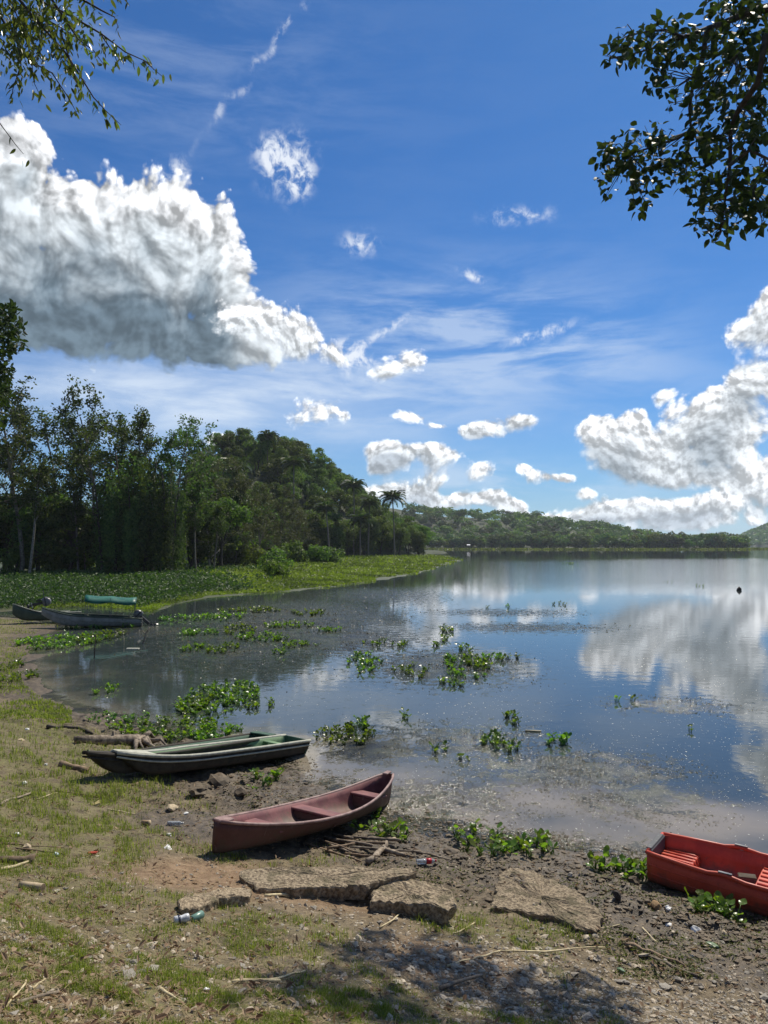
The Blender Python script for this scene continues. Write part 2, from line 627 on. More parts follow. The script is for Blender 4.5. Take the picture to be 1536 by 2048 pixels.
def bump(t, bs, h, strength=.5, dist=.02):
    n = t.n.new('ShaderNodeBump')
    n.inputs['Strength'].default_value = strength
    n.inputs['Distance'].default_value = dist
    t.put(n.inputs['Height'], h)
    t.l.new(n.outputs[0], bs.inputs['Normal'])
    return n


def geo(t):
    return t.n.new('ShaderNodeNewGeometry')


def leaf_mat(name, c1, c2, trans=.4, rough=.55, tcol=None, objvar=.35, spec=.15, patch=None):
    m, t, bs = mat(name)
    g = geo(t)
    oi = t.n.new('ShaderNodeObjectInfo')
    c = t.mix(g.outputs['Random Per Island'], c1, c2)
    if patch:
        c = t.mix(t.ss(t.noise(g.outputs['Position'], patch[0], 4, .6), .38, .62, 0, .85), c, patch[1])
    hv = t.n.new('ShaderNodeHueSaturation')
    t.put(hv.inputs['Hue'], t.ss(oi.outputs['Random'], 0, 1, .5 - .035 * objvar / .35, .5 + .03 * objvar / .35, 'LINEAR'))
    t.put(hv.inputs['Value'], t.ss(oi.outputs['Random'], 0, 1, 1 - objvar, 1 + objvar, 'LINEAR'))
    t.put(hv.inputs['Color'], c)
    t.put(bs.inputs['Base Color'], hv.outputs[0])
    bs.inputs['Roughness'].default_value = rough
    bs.inputs['Specular IOR Level'].default_value = spec
    tr = t.n.new('ShaderNodeBsdfTranslucent')
    tint = tcol or (1.5, 1.7, .6)
    t.put(tr.inputs[0], t.mix(1.0, hv.outputs[0], tint, 'MULTIPLY'))
    mx = t.n.new('ShaderNodeMixShader')
    mx.inputs[0].default_value = trans
    t.l.new(bs.outputs[0], mx.inputs[1])
    t.l.new(tr.outputs[0], mx.inputs[2])
    t.l.new(mx.outputs[0], t.n['Material Output'].inputs[0])
    return m


def rough_mat(name, c1, c2, scale=8, rough=.85, bmp=.4, bdist=.01, c3=None, s3=2.0, coords='Object', spec=.3, detail=6):
    """two or three mottled colours with matching relief"""
    m, t, bs = mat(name)
    tc_ = t.n.new('ShaderNodeTexCoord')
    v = tc_.outputs[coords]
    n = t.noise(v, scale, detail, .62)
    c = t.mix(t.ss(n, .35, .65), c1, c2)
    if c3:
        c = t.mix(t.ss(t.noise(v, s3, 4, .6), .48, .66), c, c3)
    oi = t.n.new('ShaderNodeObjectInfo')
    c = t.mix(1.0, c, t.ss(oi.outputs['Random'], 0, 1, .8, 1.2, 'LINEAR'), 'MULTIPLY')
    t.put(bs.inputs['Base Color'], c)
    bs.inputs['Roughness'].default_value = rough
    bs.inputs['Specular IOR Level'].default_value = spec
    if bmp:
        bump(t, bs, n, bmp, bdist)
    return m


M = {}
M['bark'] = rough_mat('bark', (.11, .095, .072), (.23, .205, .165), 6, .9, .6, .03)
M['bark_dark'] = rough_mat('bark_dark', (.035, .028, .022), (.075, .06, .048), 9, .9, .6, .02)
M['driftwood'] = rough_mat('driftwood', (.16, .125, .09), (.33, .27, .20), 14, .85, .6, .01, (.08, .06, .045), 5)
M['dead_wood'] = rough_mat('dead_wood', (.10, .07, .045), (.24, .17, .11), 10, .85, .5, .01)
M['straw'] = rough_mat('straw', (.42, .34, .19), (.58, .49, .30), 12, .7, .2, .004)
M['concrete'] = rough_mat('concrete', (.14, .105, .068), (.42, .335, .225), 30, .95, 1.0, .035, (.15, .125, .075), 4.5)
M['stone'] = rough_mat('stone', (.30, .24, .17), (.58, .50, .38), 9, .85, .5, .006)
M['stone_grey'] = rough_mat('stone_grey', (.16, .142, .115), (.36, .325, .27), 9, .8, .5, .006)
M['mud_stone'] = rough_mat('mud_stone', (.060, .046, .030), (.155, .116, .074), 7, .75, .5, .01)
M['leaf_dark'] = leaf_mat('leaf_dark', (.036, .064, .018), (.100, .140, .038), .45)
M['leaf_airy'] = leaf_mat('leaf_airy', (.032, .054, .019), (.080, .115, .038), .38)
M['leaf_mid'] = leaf_mat('leaf_mid', (.055, .095, .020), (.120, .165, .04), .45)
M['leaf_yellow'] = leaf_mat('leaf_yellow', (.07, .10, .02), (.14, .17, .04), .42)
M['leaf_far'] = leaf_mat('leaf_far', (.040, .068, .020), (.085, .120, .034), .3, objvar=.55)
M['leaf_brown'] = leaf_mat('leaf_brown', (.055, .068, .034), (.10, .105, .055), .3)
M['leaf_canopy'] = leaf_mat('leaf_canopy', (.022, .040, .016), (.055, .080, .027), .26, .55, (1.4, 1.6, .5), .2, .1)
M['leaf_twig'] = leaf_mat('leaf_twig', (.05, .075, .02), (.12, .15, .045), .42, .3)
M['hyacinth'] = leaf_mat('hyacinth', (.050, .105, .016), (.15, .215, .045), .45, .28, (1.5, 1.7, .35), .3, .3)
M['taro'] = leaf_mat('taro', (.030, .070, .016), (.075, .130, .034), .35, .5, None, .25, .22, (.12, (.035, .075, .022)))
M['marsh_grass'] = leaf_mat('marsh_grass', (.13, .205, .024), (.25, .33, .05), .40, .5, patch=(.16, (.055, .085, .022)))
M['grass'] = leaf_mat('grass', (.085, .115, .018), (.26, .27, .065), .38, .6)
M['dry_grass'] = leaf_mat('dry_grass', (.25, .20, .10), (.42, .35, .19), .25, .6, (1.2, 1.1, .7))
M['palm'] = leaf_mat('palm', (.03, .052, .018), (.07, .10, .03), .3, .35)


def ground_mat():
    m, t, bs = mat('ground_soil')
    g = geo(t)
    p = g.outputs['Position']
    n1 = t.noise(p, 1.3, 5, .6)
    n2 = t.noise(p, 7.0, 6, .65)
    n3 = t.noise(p, 55.0, 4, .7)
    v = t.vor(p, 38, 1, .5, out='Color')
    soil = t.mix(t.ss(n2, .3, .7), (.085, .066, .040), (.215, .168, .105))
    soil = t.mix(t.ss(n1, .52, .68, 0, .7), soil, (.066, .052, .033))
    soil = t.mix(t.ss(t.attr('soil'), .15, .9), soil, t.mix(t.ss(n2, .3, .7), (.16, .10, .056), (.28, .19, .115)))
    soil = t.mix(t.ss(n3, .55, .72, 0, .65), soil, (.36, .30, .21))
    soil = t.mix(t.ss(n3, .45, .28, 0, .7), soil, (.06, .042, .028))
    green = t.math('MULTIPLY', t.attr('green'), t.ss(n2, .36, .6))
    soil = t.mix(t.math('MULTIPLY', green, .75), soil, t.mix(n3, (.07, .08, .022), (.18, .175, .055)))
    mud = t.mix(t.ss(n2, .35, .65), (.046, .034, .022), (.125, .094, .060))
    wet = t.ss(t.math('ADD', t.attr('wet'), t.math('MULTIPLY', t.math('SUBTRACT', n1, .5), .9)), .3, .72)
    c = t.mix(wet, soil, mud)
    c = t.mix(t.attr('marsh'), c, t.mix(n2, (.030, .042, .012), (.075, .085, .024)))
    t.put(bs.inputs['Base Color'], c)
    t.put(bs.inputs['Roughness'], t.math('SUBTRACT', .92, t.math('MULTIPLY', t.math('MULTIPLY', t.attr('wet'), wet), .45)))
    bs.inputs['Specular IOR Level'].default_value = .3
    h = t.math('ADD', t.math('MULTIPLY', n2, .6), t.math('MULTIPLY', n3, .4))
    bump(t, bs, h, .9, .035)
    return m


def water_mat():
    m, t, bs = mat('lake_water')
    g = geo(t)
    p = g.outputs['Position']
    shallow, weed, rip = t.attr('shallow'), t.attr('weed'), t.attr('ripple')
    n1 = t.noise(p, .55, 4, .6)
    base = t.mix(t.ss(t.math('ADD', shallow, t.math('MULTIPLY', t.math('SUBTRACT', n1, .5), .7)), .1, .85), (.034, .045, .045), (.240, .205, .152))
    fine = t.noise(p, 2.6, 6, .72)
    fine2 = t.noise(p, 14, 4, .7)
    wf = t.math('ADD', t.math('MULTIPLY', fine, .65), t.math('MULTIPLY', fine2, .45))
    wm = t.ss(t.math('ADD', wf, t.math('MULTIPLY', weed, .36)), .72, .80)
    wcol = t.mix(t.ss(t.noise(p, 1.1, 4, .6), .4, .62), (.022, .020, .014), t.mix(t.ss(fine2, .4, .6), (.034, .034, .015), (.080, .075, .034)))
    c = t.mix(wm, base, wcol)
    t.put(bs.inputs['Base Color'], c)
    bs.inputs['IOR'].default_value = 1.333
    t.put(bs.inputs['Roughness'], t.ss(wm, 0, 1, .025, .20, 'LINEAR'))
    t.put(bs.inputs['Specular IOR Level'], t.ss(wm, 0, 1, .5, .40, 'LINEAR'))
    w1 = t.noise(p, 1.7, 2, .5)
    w2 = t.noise(p, 7, 3, .6)
    h = t.math('MULTIPLY', t.math('ADD', t.math('MULTIPLY', w1, .8), t.math('MULTIPLY', w2, .2)), t.math('ADD', .10, t.math('MULTIPLY', rip, 1.2)))
    h = t.math('ADD', h, t.math('MULTIPLY', t.math('MULTIPLY', wm, fine2), .9))
    bump(t, bs, h, .35, .06)
    return m


# ------------------------------------------------------------------ ground, water, hills
def _wet(x, y, z):
    s = sdist(x, y, BANK)
    near = np.where(y < 14, 1.0, .75)
    right = np.clip((x - 1.2) / 2.0, 0, 1)
    cm = at_z(400, 1625, .5)
    mud = .95 * np.exp(-((x - cm[0]) / 1.3) ** 2 - ((y - cm[1]) / 1.1) ** 2)
    return np.maximum(mud, np.clip(1.15 - (s - .3) / (2.9 + 2.4 * right - .9 * np.clip((-x - 3.2) / 2, 0, 1)), 0, 1) * near)


def _soil(x, y, z):
    k = np.exp(-(((x + 1.3) / 1.5) ** 2 + ((y - 8.2) / .8) ** 2)) + .8 * np.exp(-(((x - .6) / .9) ** 2 + ((y - 6.3) / .7) ** 2))
    return np.clip(k * 1.3 + (fbm(x * .7, y * .7, 41, 3) - .55) * .8, 0, 1)


def _green(x, y, z=None):
    s = sdist(x, y, BANK)
    k = fbm(x * 1.1, y * 1.1, 77, 4) * 1.3 - .12
    k = k + .30 * np.clip((-x - 1.5) / 2, 0, 1) - .55 * np.clip((x - 1.0) / 1.2, 0, 1) * np.clip((6.6 - y) / 1 + 1, 0, 1)
    k = k - 1.1 * _wet(x, y, z) * (y < 14)
    k = k - 1.3 * _soil(x, y, z) + .35 * np.clip((5.6 - y), 0, 1) * (x < 1.2)
    return np.clip(k * np.clip((s - .9) / 1.6, 0, 1), 0, 1)


gx = spaced(-8.5, 6.0, .05, -2600, 2600)
gy = spaced(3.6, 19.0, .05, -120, 2600)
ground = tag(grid_mesh('ground', gx, gy, H, ground_mat(), {'wet': _wet, 'soil': _soil, 'green': _green, 'marsh': lambda x, y, z: ((sdist(x, y, BANK) < -.6) & (y > 30)) * 1.0}), kind='structure')

_px_patches = [(600, 1235, 260, 55, .72), (480, 1300, 200, 30, .6), (760, 1190, 190, 25, .6), (680, 1275, 200, 40, .70), (880, 1330, 190, 45, .66), (650, 1600, 170, 60, .75), (850, 1600, 260, 60, .55),
               (900, 1480, 260, 50, .52), (1150, 1540, 260, 50, .65), (800, 1650, 160, 25, 1.0), (1000, 1680, 190, 22, .9), (1200, 1700, 160, 30, .7), (1280, 1600, 180, 50, .62), (1050, 1255, 240, 14, .6),
               (740, 1500, 110, 35, .75), (1350, 1410, 170, 25, .5), (1000, 1225, 220, 12, .55), (300, 1262, 170, 18, .6)]


def _weed(x, y, z):
    d = np.maximum(y, .5)
    px = 768 + 1538 * x / d
    py = 1088 + 1538 * CAMZ / d
    k = np.zeros_like(x)
    for cx, cy, rx, ry, v in _px_patches:                 # world ellipses round these spots
        c = at_z(cx, cy)
        wx = rx * c[1] / 1538
        wy = (at_z(cx, cy - ry)[1] - at_z(cx, cy + ry)[1]) / 2
        k = np.maximum(k, v * np.exp(-((x - c[0]) / wx) ** 2 - ((y - c[1]) / wy) ** 2))
    s = sdist(x, y, BANK)
    k = np.maximum(k, .95 * np.exp(-np.clip(-s, 0, 99) / .35))
    m = sdist(x, y, MARSH)
    k = np.maximum(k, .35 * np.exp(-np.clip(-m, 0, 99) / 4.0))
    return np.clip(k + .08 * np.clip((60 - y) / 50, 0, 1), 0, 1)


def _shallow(x, y, z):
    s = -sdist(x, y, BANK)
    k = np.where(y > 17, np.exp(-np.clip(s, 0, 99) / 1.3) * .55, np.exp(-np.clip(s, 0, 99) / 2.2) * .95)
    for cx, cy, rx, ry, v in ((230, 1345, 150, 30, .25), (1100, 1600, 190, 60, .75), (1400, 1640, 260, 50, .85), (700, 1560, 120, 50, .55)):
        c = at_z(cx, cy)
        wx = rx * c[1] / 1538
        wy = (at_z(cx, cy - ry)[1] - at_z(cx, cy + ry)[1]) / 2
        k = np.maximum(k, v * np.exp(-((x - c[0]) / wx) ** 2 - ((y - c[1]) / wy) ** 2))
    return np.clip(k, 0, 1)


def _ripple(x, y, z):
    # wind-ruffled band in the open water beyond the calm part
    a = np.clip((y - 62) / 25, 0, 1) * np.clip((230 - y) / 60, 0, 1)
    b = np.clip((x - (y * .10)) / 10, 0, 1)
    return np.clip(a * b + .05, 0, 1)


wx_ = spaced(-24, 16, .3, -2600, 2600, 1.12)
wy_ = spaced(6.5, 60, .3, 4.0, 2600, 1.10)
water = tag(grid_mesh('lake_water', wx_, wy_, lambda x, y: np.zeros_like(x), water_mat(), {'shallow': _shallow, 'weed': _weed, 'ripple': _ripple}), kind='structure')


def hill_mat():
    m, t, bs = mat('hill_soil')
    g = geo(t)
    n = t.noise(g.outputs['Position'], .25, 5, .6)
    t.put(bs.inputs['Base Color'], t.mix(n, (.025, .035, .014), (.06, .07, .028)))
    bs.inputs['Roughness'].default_value = .95
    return m


M['hill'] = hill_mat()


def near_hill(x, y):
    top = np.interp(x, [-130, -80, -62, -50, -39, -33, -23, -14, -7, -1, 8, 14, 22], [6, 10, 19, 26.5, 28.5, 28.5, 24, 17.6, 12.8, 7.2, 4, 1.6, 0])
    front = np.interp(x, [-140, -70, -40, 0, 15, 30], [150, 160, 185, 225, 262, 290])
    t = np.clip((y - front) / 60, 0, 1)
    t = t * t * (3 - 2 * t)
    back = np.clip((420 - y) / 60, 0, 1)
    return top * t * back + (fbm(x * .08, y * .08, 5, 3) - .5) * 3 * t - .8 * (1 - t)


tag(grid_mesh('hill', np.linspace(-140, 30, 90), np.linspace(140, 420, 90), near_hill, M['hill']), kind='structure')

# far shore: ridge line read off as heights at 900 m
_ridge_px = [780, 820, 900, 1000, 1100, 1200, 1280, 1330, 1400, 1470, 1500, 1560]
_ridge_py = [998, 1004, 1013, 1022, 1032, 1045, 1061, 1072, 1073, 1073, 1088, 1088]


def far_top(u):                                            # u = x / y
    return np.interp(u, [(p - 768) / 1538 for p in _ridge_px], [max(0, (1088 - q) / 1538 * 820 + 4.2 - 10) for q in _ridge_py])


def far_shore_y(x):
    return np.interp(x, [-100, 30, 150, 240, 275, 300], [640, 610, 590, 585, 600, 640])


def far_hill(x, y):
    sh = far_shore_y(x)
    t = np.clip((y - sh - 18) / 220, 0, 1)
    end = np.clip((288 - x * 600 / np.maximum(y, 1)) / 12, 0, 1)
    t = t * t * (3 - 2 * t)
    return far_top(x / y) * t * np.clip((1150 - y) / 200, 0, 1) * end + (fbm(x * .02, y * .02, 8, 3) - .5) * 10 * t * end + .5 * end * np.clip((y - sh) / 3, -1, 1) - 1.2 * (1 - end)


tag(grid_mesh('far_hill', np.linspace(-60, 560, 110), np.linspace(560, 1200, 90), far_hill, M['hill']), kind='structure')


def distant_hill(x, y):
    u = x / y
    top = np.interp(u, [.455, .463, .475, .50, .56, .75], [0, 14, 24, 40, 62, 30])
    t = np.clip((y - 1450) / 200, 0, 1) * np.clip((2100 - y) / 200, 0, 1)
    return top * t * (.85 + .3 * fbm(x * .01, y * .01, 12, 3)) - 1 * (1 - t)


tag(grid_mesh('distant_hill', np.linspace(640, 1500, 90), np.linspace(1440, 2100, 50), distant_hill, M['hill']), kind='structure')

# ------------------------------------------------------------------ trees and plants
def leaf_quads(b, P, N, L, W, rng, mat_=0, T=None, hexa=False):
    """one rhombus (or folded six-point leaf) per point, facing N"""
    P = np.asarray(P, float)
    n = len(P)
    N = N / (np.linalg.norm(N, axis=1)[:, None] + 1e-9)
    if T is None:
        T = rng.normal(size=(n, 3))
    T = T - (T * N).sum(1)[:, None] * N
    T /= np.linalg.norm(T, axis=1)[:, None] + 1e-9
    B = np.cross(N, T)
    L = np.broadcast_to(L, (n,))[:, None]
    W = np.broadcast_to(W, (n,))[:, None]
    if hexa:
        v = np.stack([P, P + T * L * .35 + B * W * .5 + N * W * .14, P + T * L * .75 + B * W * .36 + N * W * .08, P + T * L - N * L * .10,
                      P + T * L * .75 - B * W * .36 + N * W * .08, P + T * L * .35 - B * W * .5 + N * W * .14], 1)
        i = np.arange(n)[:, None] * 6
        f = np.concatenate([i + np.array([0, 1, 2, 3]), i + np.array([0, 3, 4, 5])])
    else:
        v = np.stack([P - T * L * .5, P + B * W * .5, P + T * L * .5, P - B * W * .5], 1)
        f = np.arange(n)[:, None] * 4 + np.arange(4)
    b.add(v.reshape(-1, 3), f, mat_)


def limb(rng, p, d, ln, r0, r1, n=5, jit=.16, lift=.15):
    pts = [np.array(p, float)]
    d = np.array(d, float)
    for i in range(n):
        d = d + rng.normal(size=3) * jit + np.array([0, 0, lift / n])
        d /= np.linalg.norm(d)
        pts.append(pts[-1] + d * ln / n)
    return np.array(pts), np.linspace(r0, r1, n + 1), d


def airy_tree(seed, h=22, crown_base=.35, spread=6.0, nb=13, leaves=15, ls=.42, twig=1.0, lean=(0, 0)):
    """thin pale limbs fanning upward with leaf bunches at their ends"""
    rng = np.random.default_rng(seed)
    tb, lb = MB(), MB()
    d0 = np.array([lean[0], lean[1], 1.0])
    path, rad, _ = limb(rng, (0, 0, -.5), d0, h * .86, .26 * h / 22, .07, 9, .05, .05)
    tb.tube(path, rad, 7)
    tips = []
    for i in range(nb):
        f = crown_base + (1 - crown_base) * (i + rng.random()) / nb
        k = f * (len(path) - 1)
        k0 = min(int(k), len(path) - 2)
        p = path[k0] + (path[k0 + 1] - path[k0]) * (k - k0)
        a = i * 2.4 + rng.normal() * .4
        up = .45 + .9 * f
        d = np.array([math.cos(a), math.sin(a), up])
        d /= np.linalg.norm(d)
        ln = spread * (1.15 - .55 * f) * rng.uniform(.75, 1.2)
        q, rr, dd = limb(rng, p, d, ln, .10 * (1.2 - f), .035, 5, .16, .25)
        tb.tube(q, rr, 5, cap=False)
        for j in range(6):
            jj = rng.integers(1, 6)
            a2 = rng.normal(size=3) * .75 + dd + np.array([0, 0, .25])
            a2 /= np.linalg.norm(a2)
            q2, r2, d2 = limb(rng, q[jj], a2, ln * rng.uniform(.25, .5), .034, .014, 3, .22, .2)
            tb.tube(q2, r2, 3, cap=False)
            tips += [q2[-1], q2[-2], q2[-1] + rng.normal(size=3) * .45]
        tips += [q[-1], q[-2]]
    tips = np.array(tips)
    m = len(tips) * leaves
    P = np.repeat(tips, leaves, 0) + rng.normal(size=(m, 3)) * np.array([.36, .36, .26]) * (ls / .42)
    N = rng.normal(size=(m, 3)) + np.array([0, 0, .55])
    leaf_quads(lb, P, N, ls * rng.uniform(.7, 1.25, m), ls * .55 * rng.uniform(.7, 1.2, m), rng)
    return tb, lb


def dense_tree(seed, h=14, r=5.0, lobes=15, n=5200, ls=.5, low=.25, flat=.8):
    """broad crown of many leafy lobes with gaps between them"""
    rng = np.random.default_rng(seed)
    tb, lb = MB(), MB()
    path, rad, _ = limb(rng, (0, 0, -.6), (0, 0, 1), h * .7, .32, .12, 6, .06)
    tb.tube(path, rad, 7)
    cz, rz = h * (1 + low) / 2, h * (1 - low) / 2
    P, N = [], []
    for i in range(lobes):
        while True:
            c = rng.uniform(-1, 1, 3)
            if .35 < np.linalg.norm(c) < 1:
                break
        c = c * np.array([r * .74, r * .74, rz * .78]) + np.array([0, 0, cz])
        lr = r * rng.uniform(.26, .46)
        q, rr, _ = limb(rng, path[3 + i % 3], c - path[3 + i % 3], np.linalg.norm(c - path[3 + i % 3]), .10, .03, 4, .1)
        tb.tube(q, rr, 4, cap=False)
        k = int(n / lobes)
        d = rng.normal(size=(k, 3))
        d /= np.linalg.norm(d, axis=1)[:, None]
        d[:, 2] = np.where(d[:, 2] < -.35, -d[:, 2], d[:, 2])
        P.append(c + d * lr * rng.uniform(.55, 1.12, (k, 1)) * np.array([1, 1, flat]))
        N.append(d + rng.normal(size=(k, 3)) * .55)
    P, N = np.concatenate(P), np.concatenate(N)
    m = len(P)
    leaf_quads(lb, P, N, ls * rng.uniform(.65, 1.3, m), ls * .6 * rng.uniform(.7, 1.2, m), rng)
    return tb, lb


def vine_tree(seed, h=13, r=1.3, n=4200, ls=.32):
    """a trunk wrapped in hanging creeper"""
    rng = np.random.default_rng(seed)
    tb, lb = MB(), MB()
    path, rad, _ = limb(rng, (0, 0, -.5), (rng.normal() * .05, rng.normal() * .05, 1), h, .22, .06, 8, .05)
    tb.tube(path, rad, 7)
    for k in range(6):
        a = rng.uniform(0, 6.28)
        q, rr, _ = limb(rng, path[4 + k % 4], (math.cos(a), math.sin(a), .5), 2.2, .06, .02, 4, .2)
        tb.tube(q, rr, 4, cap=False)
    cols = rng.normal(size=(11, 2)) * r * .62
    ci = rng.integers(0, 11, n)
    zt = rng.uniform(.55, 1.0, 11) * h
    zb = rng.uniform(.0, .22, 11) * h
    z = zb[ci] + (zt - zb)[ci] * rng.random(n)
    P = np.stack([cols[ci, 0], cols[ci, 1], z], 1) + rng.normal(size=(n, 3)) * np.array([.28, .28, .15]) * (1 + .5 * np.sin(z * 1.7 + ci))[:, None]
    N = np.stack([P[:, 0], P[:, 1], np.full(n, .3)], 1) + rng.normal(size=(n, 3)) * .6
    leaf_quads(lb, P, N, ls * rng.uniform(.7, 1.4, n), ls * .65 * rng.uniform(.7, 1.2, n), rng)
    return tb, lb


def shrub(seed, r=1.6, h=1.8, n=1500, ls=.28):
    rng = np.random.default_rng(seed)
    tb, lb = MB(), MB()
    for k in range(7):
        a = k * .9 + rng.random()
        q, rr, _ = limb(rng, (0, 0, -.15), (math.cos(a) * .7, math.sin(a) * .7, 1), h * .8, .04, .01, 4, .15)
        tb.tube(q, rr, 4, cap=False)
    lob = rng.normal(size=(9, 3)) * np.array([r * .5, r * .5, h * .2]) + np.array([0, 0, h * .5])
    ci = rng.integers(0, 9, n)
    d = rng.normal(size=(n, 3))
    d /= np.linalg.norm(d, axis=1)[:, None]
    P = lob[ci] + d * np.array([r * .42, r * .42, h * .36]) * rng.uniform(.6, 1.1, (n, 1))
    P[:, 2] = np.abs(P[:, 2])
    leaf_quads(lb, P, d + rng.normal(size=(n, 3)) * .6 + np.array([0, 0, .3]), ls * rng.uniform(.7, 1.3, n), ls * .6, rng)
    return tb, lb


def tree_meshes(kind, seeds, tm, lm, **kw):
    out = []
    for s in seeds:
        tb, lb = kind(s, **kw)
        out.append((tb.mesh('trunk', tm, True), lb.mesh('crown', lm)))
    return out


def plant(name, meshes, loc, rz, sc, label, cat, group, crown='crown', trunk='trunk'):
    r = empty(name, loc, (0, 0, rz))
    r.scale = (sc,) * 3 if not hasattr(sc, '__len__') else sc
    tag(r, label, cat, group)
    obj(trunk, meshes[0], r)
    obj(crown, meshes[1], r)
    return r


def gz(x, y):
    return max(float(H(np.array([x]), np.array([y]))[0]), 0.0)


_nth = ['first', 'second', 'third', 'fourth', 'fifth', 'sixth', 'seventh', 'eighth', 'ninth', 'tenth', 'eleventh', 'twelfth', 'thirteenth', 'fourteenth', 'fifteenth', 'sixteenth']
rng = np.random.default_rng(11)
airy = tree_meshes(airy_tree, [1, 2, 3, 4], M['bark'], M['leaf_airy'])
airy_tall = tree_meshes(airy_tree, [21, 22], M['bark'], M['leaf_airy'], crown_base=.45, spread=5.0, nb=15)
dense = tree_meshes(dense_tree, [5, 6, 7], M['bark_dark'], M['leaf_dark'])
dense_low = tree_meshes(dense_tree, [8, 9], M['bark_dark'], M['leaf_dark'], low=.02, n=6500, lobes=20)
midgreen = tree_meshes(dense_tree, [31, 32, 33], M['bark_dark'], M['leaf_mid'])
brownish = tree_meshes(airy_tree, [41, 42], M['bark'], M['leaf_brown'], h=17, crown_base=.12, spread=7.0, nb=20, leaves=22, ls=.34)
vines = tree_meshes(vine_tree, [51, 52, 53], M['bark_dark'], M['leaf_dark'])
bushes = tree_meshes(shrub, [61, 62, 63], M['bark_dark'], M['leaf_mid'])

# tall airy trees behind the leafy mat (px of trunk base, distance, px row of the top)
AIRY = [(-70, 88, 745), (44, 92, 742), (120, 98, 800), (196, 94, 772), (232, 104, 815), (285, 100, 828), (338, 96, 820), (372, 106, 845), (-160, 90, 790), (10, 104, 800), (160, 110, 830), (-240, 96, 800)]
_where = ['cut by the left photo edge', 'its pale trunk rising clear of the thicket', 'next right of the clear pale trunk',
          'whose crown has bare twigs against grey cloud', 'behind the creeper hung trunks', 'between two open crowns', 'last open crown before the forested hill', 'low crown overlapping the hill foot',
          'mostly cut by the photo edge', 'behind the pale leaning trunk', 'half hidden behind open crowns', 'standing beyond the photo edge']
for i, (px, d, top) in enumerate(AIRY):
    p = at_d(px, 1100, d)
    z = gz(p[0], d)
    h = CAMZ + (1088 - top) / 1538 * d - z
    ms = (airy + airy_tall)[i % 6]
    sc = h / 22.0
    plant('open_tree', ms, (p[0], d, z), i * 1.7, (sc * 1.0, sc * 1.0, sc), 'tall open crowned tree, ' + _where[i], 'tree', 'tall open trees behind the leafy mat')

# dark trees filling the wall of forest below them
wall = []
for px in range(-230, 470, 44):
    for row in (0, 1):
        d = (96 if row == 0 else 112) + rng.uniform(-4, 5) + max(0, px - 200) * .07
        wall.append((px + rng.uniform(-16, 16) + row * 22, d, rng.uniform(.62, .95) if row == 0 else rng.uniform(.8, 1.12)))
for i, (px, d, s) in enumerate(wall):
    p = at_d(px, 1100, d)
    if 130 < px < 300 and s > .8:
        s *= .8
    z = gz(p[0], d)
    ms = (dense + dense_low)[i % 5] if i % 4 else dense_low[i % 2]
    plant('dark_tree', ms, (p[0], d, z - .3), rng.uniform(0, 6.28), (s, s, s * rng.uniform(.85, 1.0)), 'dark dense tree in the wall of forest behind the leafy mat', 'tree', 'dark trees of the forest wall')
for i, (px, d, s) in enumerate([(205, 90, .95), (232, 91, 1.05), (262, 90, .9), (290, 92, 1.12), (318, 91, 1.0), (345, 93, .85), (250, 93, 1.2), (304, 95, 1.2)]):
    p = at_d(px, 1100, d)
    plant('creeper_trunk', vines[i % 3], (p[0], d, gz(p[0], d) - .2), i * 1.1, s, 'dark trunk wrapped in hanging creeper, ' + _nth[[0, 1, 3, 5, 6, 7, 2, 4][i]] + ' from the left at the forest edge', 'tree', 'creeper hung trunks')
# thin pale trunks standing in front of the wall
pale = tree_meshes(airy_tree, [71, 72, 73], M['bark'], M['leaf_airy'], h=15, crown_base=.5, spread=3.0, nb=9, leaves=12, ls=.36, lean=(.08, 0))
for i, (px, d, s) in enumerate([(58, 84, .95), (104, 96, .72), (158, 92, .85), (172, 97, .7), (392, 98, .85), (428, 104, .7), (-30, 86, .9)]):
    p = at_d(px, 1100, d)
    plant('slender_tree', pale[i % 3], (p[0], d, gz(p[0], d) - .2), i * 1.3, s, 'slender tree with a bare pale trunk, ' + _nth[[1, 2, 3, 4, 5, 6, 0][i]] + ' from the left before the forest wall', 'tree', 'slender pale trunked trees')
# greyish twiggy trees below the hill
for i, (px, d, s) in enumerate([(420, 118, .95), (470, 128, .92), (520, 140, .85), (560, 155, .80), (400, 128, 1.1), (600, 172, .7)]):
    p = at_d(px, 1100, d)
    plant('twiggy_tree', brownish[i % 2], (p[0], d, gz(p[0], d) - .2), i * 2.1, s, 'greyish twiggy tree with sparse dull leaves, ' + _nth[[1, 2, 3, 4, 0, 5][i]] + ' from the left below the forested hill', 'tree', 'greyish twiggy trees')

# the forested hill
hill_pts = []
tries = 0
while len(hill_pts) < 150 and tries < 9000:
    tries += 1
    d = rng.uniform(165, 330)
    px = rng.uniform(395, 850)
    p = at_d(px, 1000, d)
    x = p[0]
    z = float(near_hill(np.array([x]), np.array([d]))[0])
    if z < -.5 or z > 30:
        continue
    if any((x - a) ** 2 + ((d - b) * .8) ** 2 < 4.3 ** 2 for a, b, _ in hill_pts):
        continue
    hill_pts.append((x, d, z))
for i, (x, d, z) in enumerate(hill_pts):
    k = i % 9
    ms = midgreen[k % 3] if k in (1, 4, 7, 8) else (dense + dense_low)[i % 5]
    s = rng.uniform(.72, 1.05)
    lab = 'mid green broad crowned tree on the forested hill' if k in (1, 4, 7, 8) else 'dark broad crowned tree on the forested hill'
    plant('hill_tree', ms, (x, d, z - .6), rng.uniform(0, 6.28), s, lab, 'tree', 'mid green hill trees' if k in (1, 4, 7, 8) else 'dark hill trees')
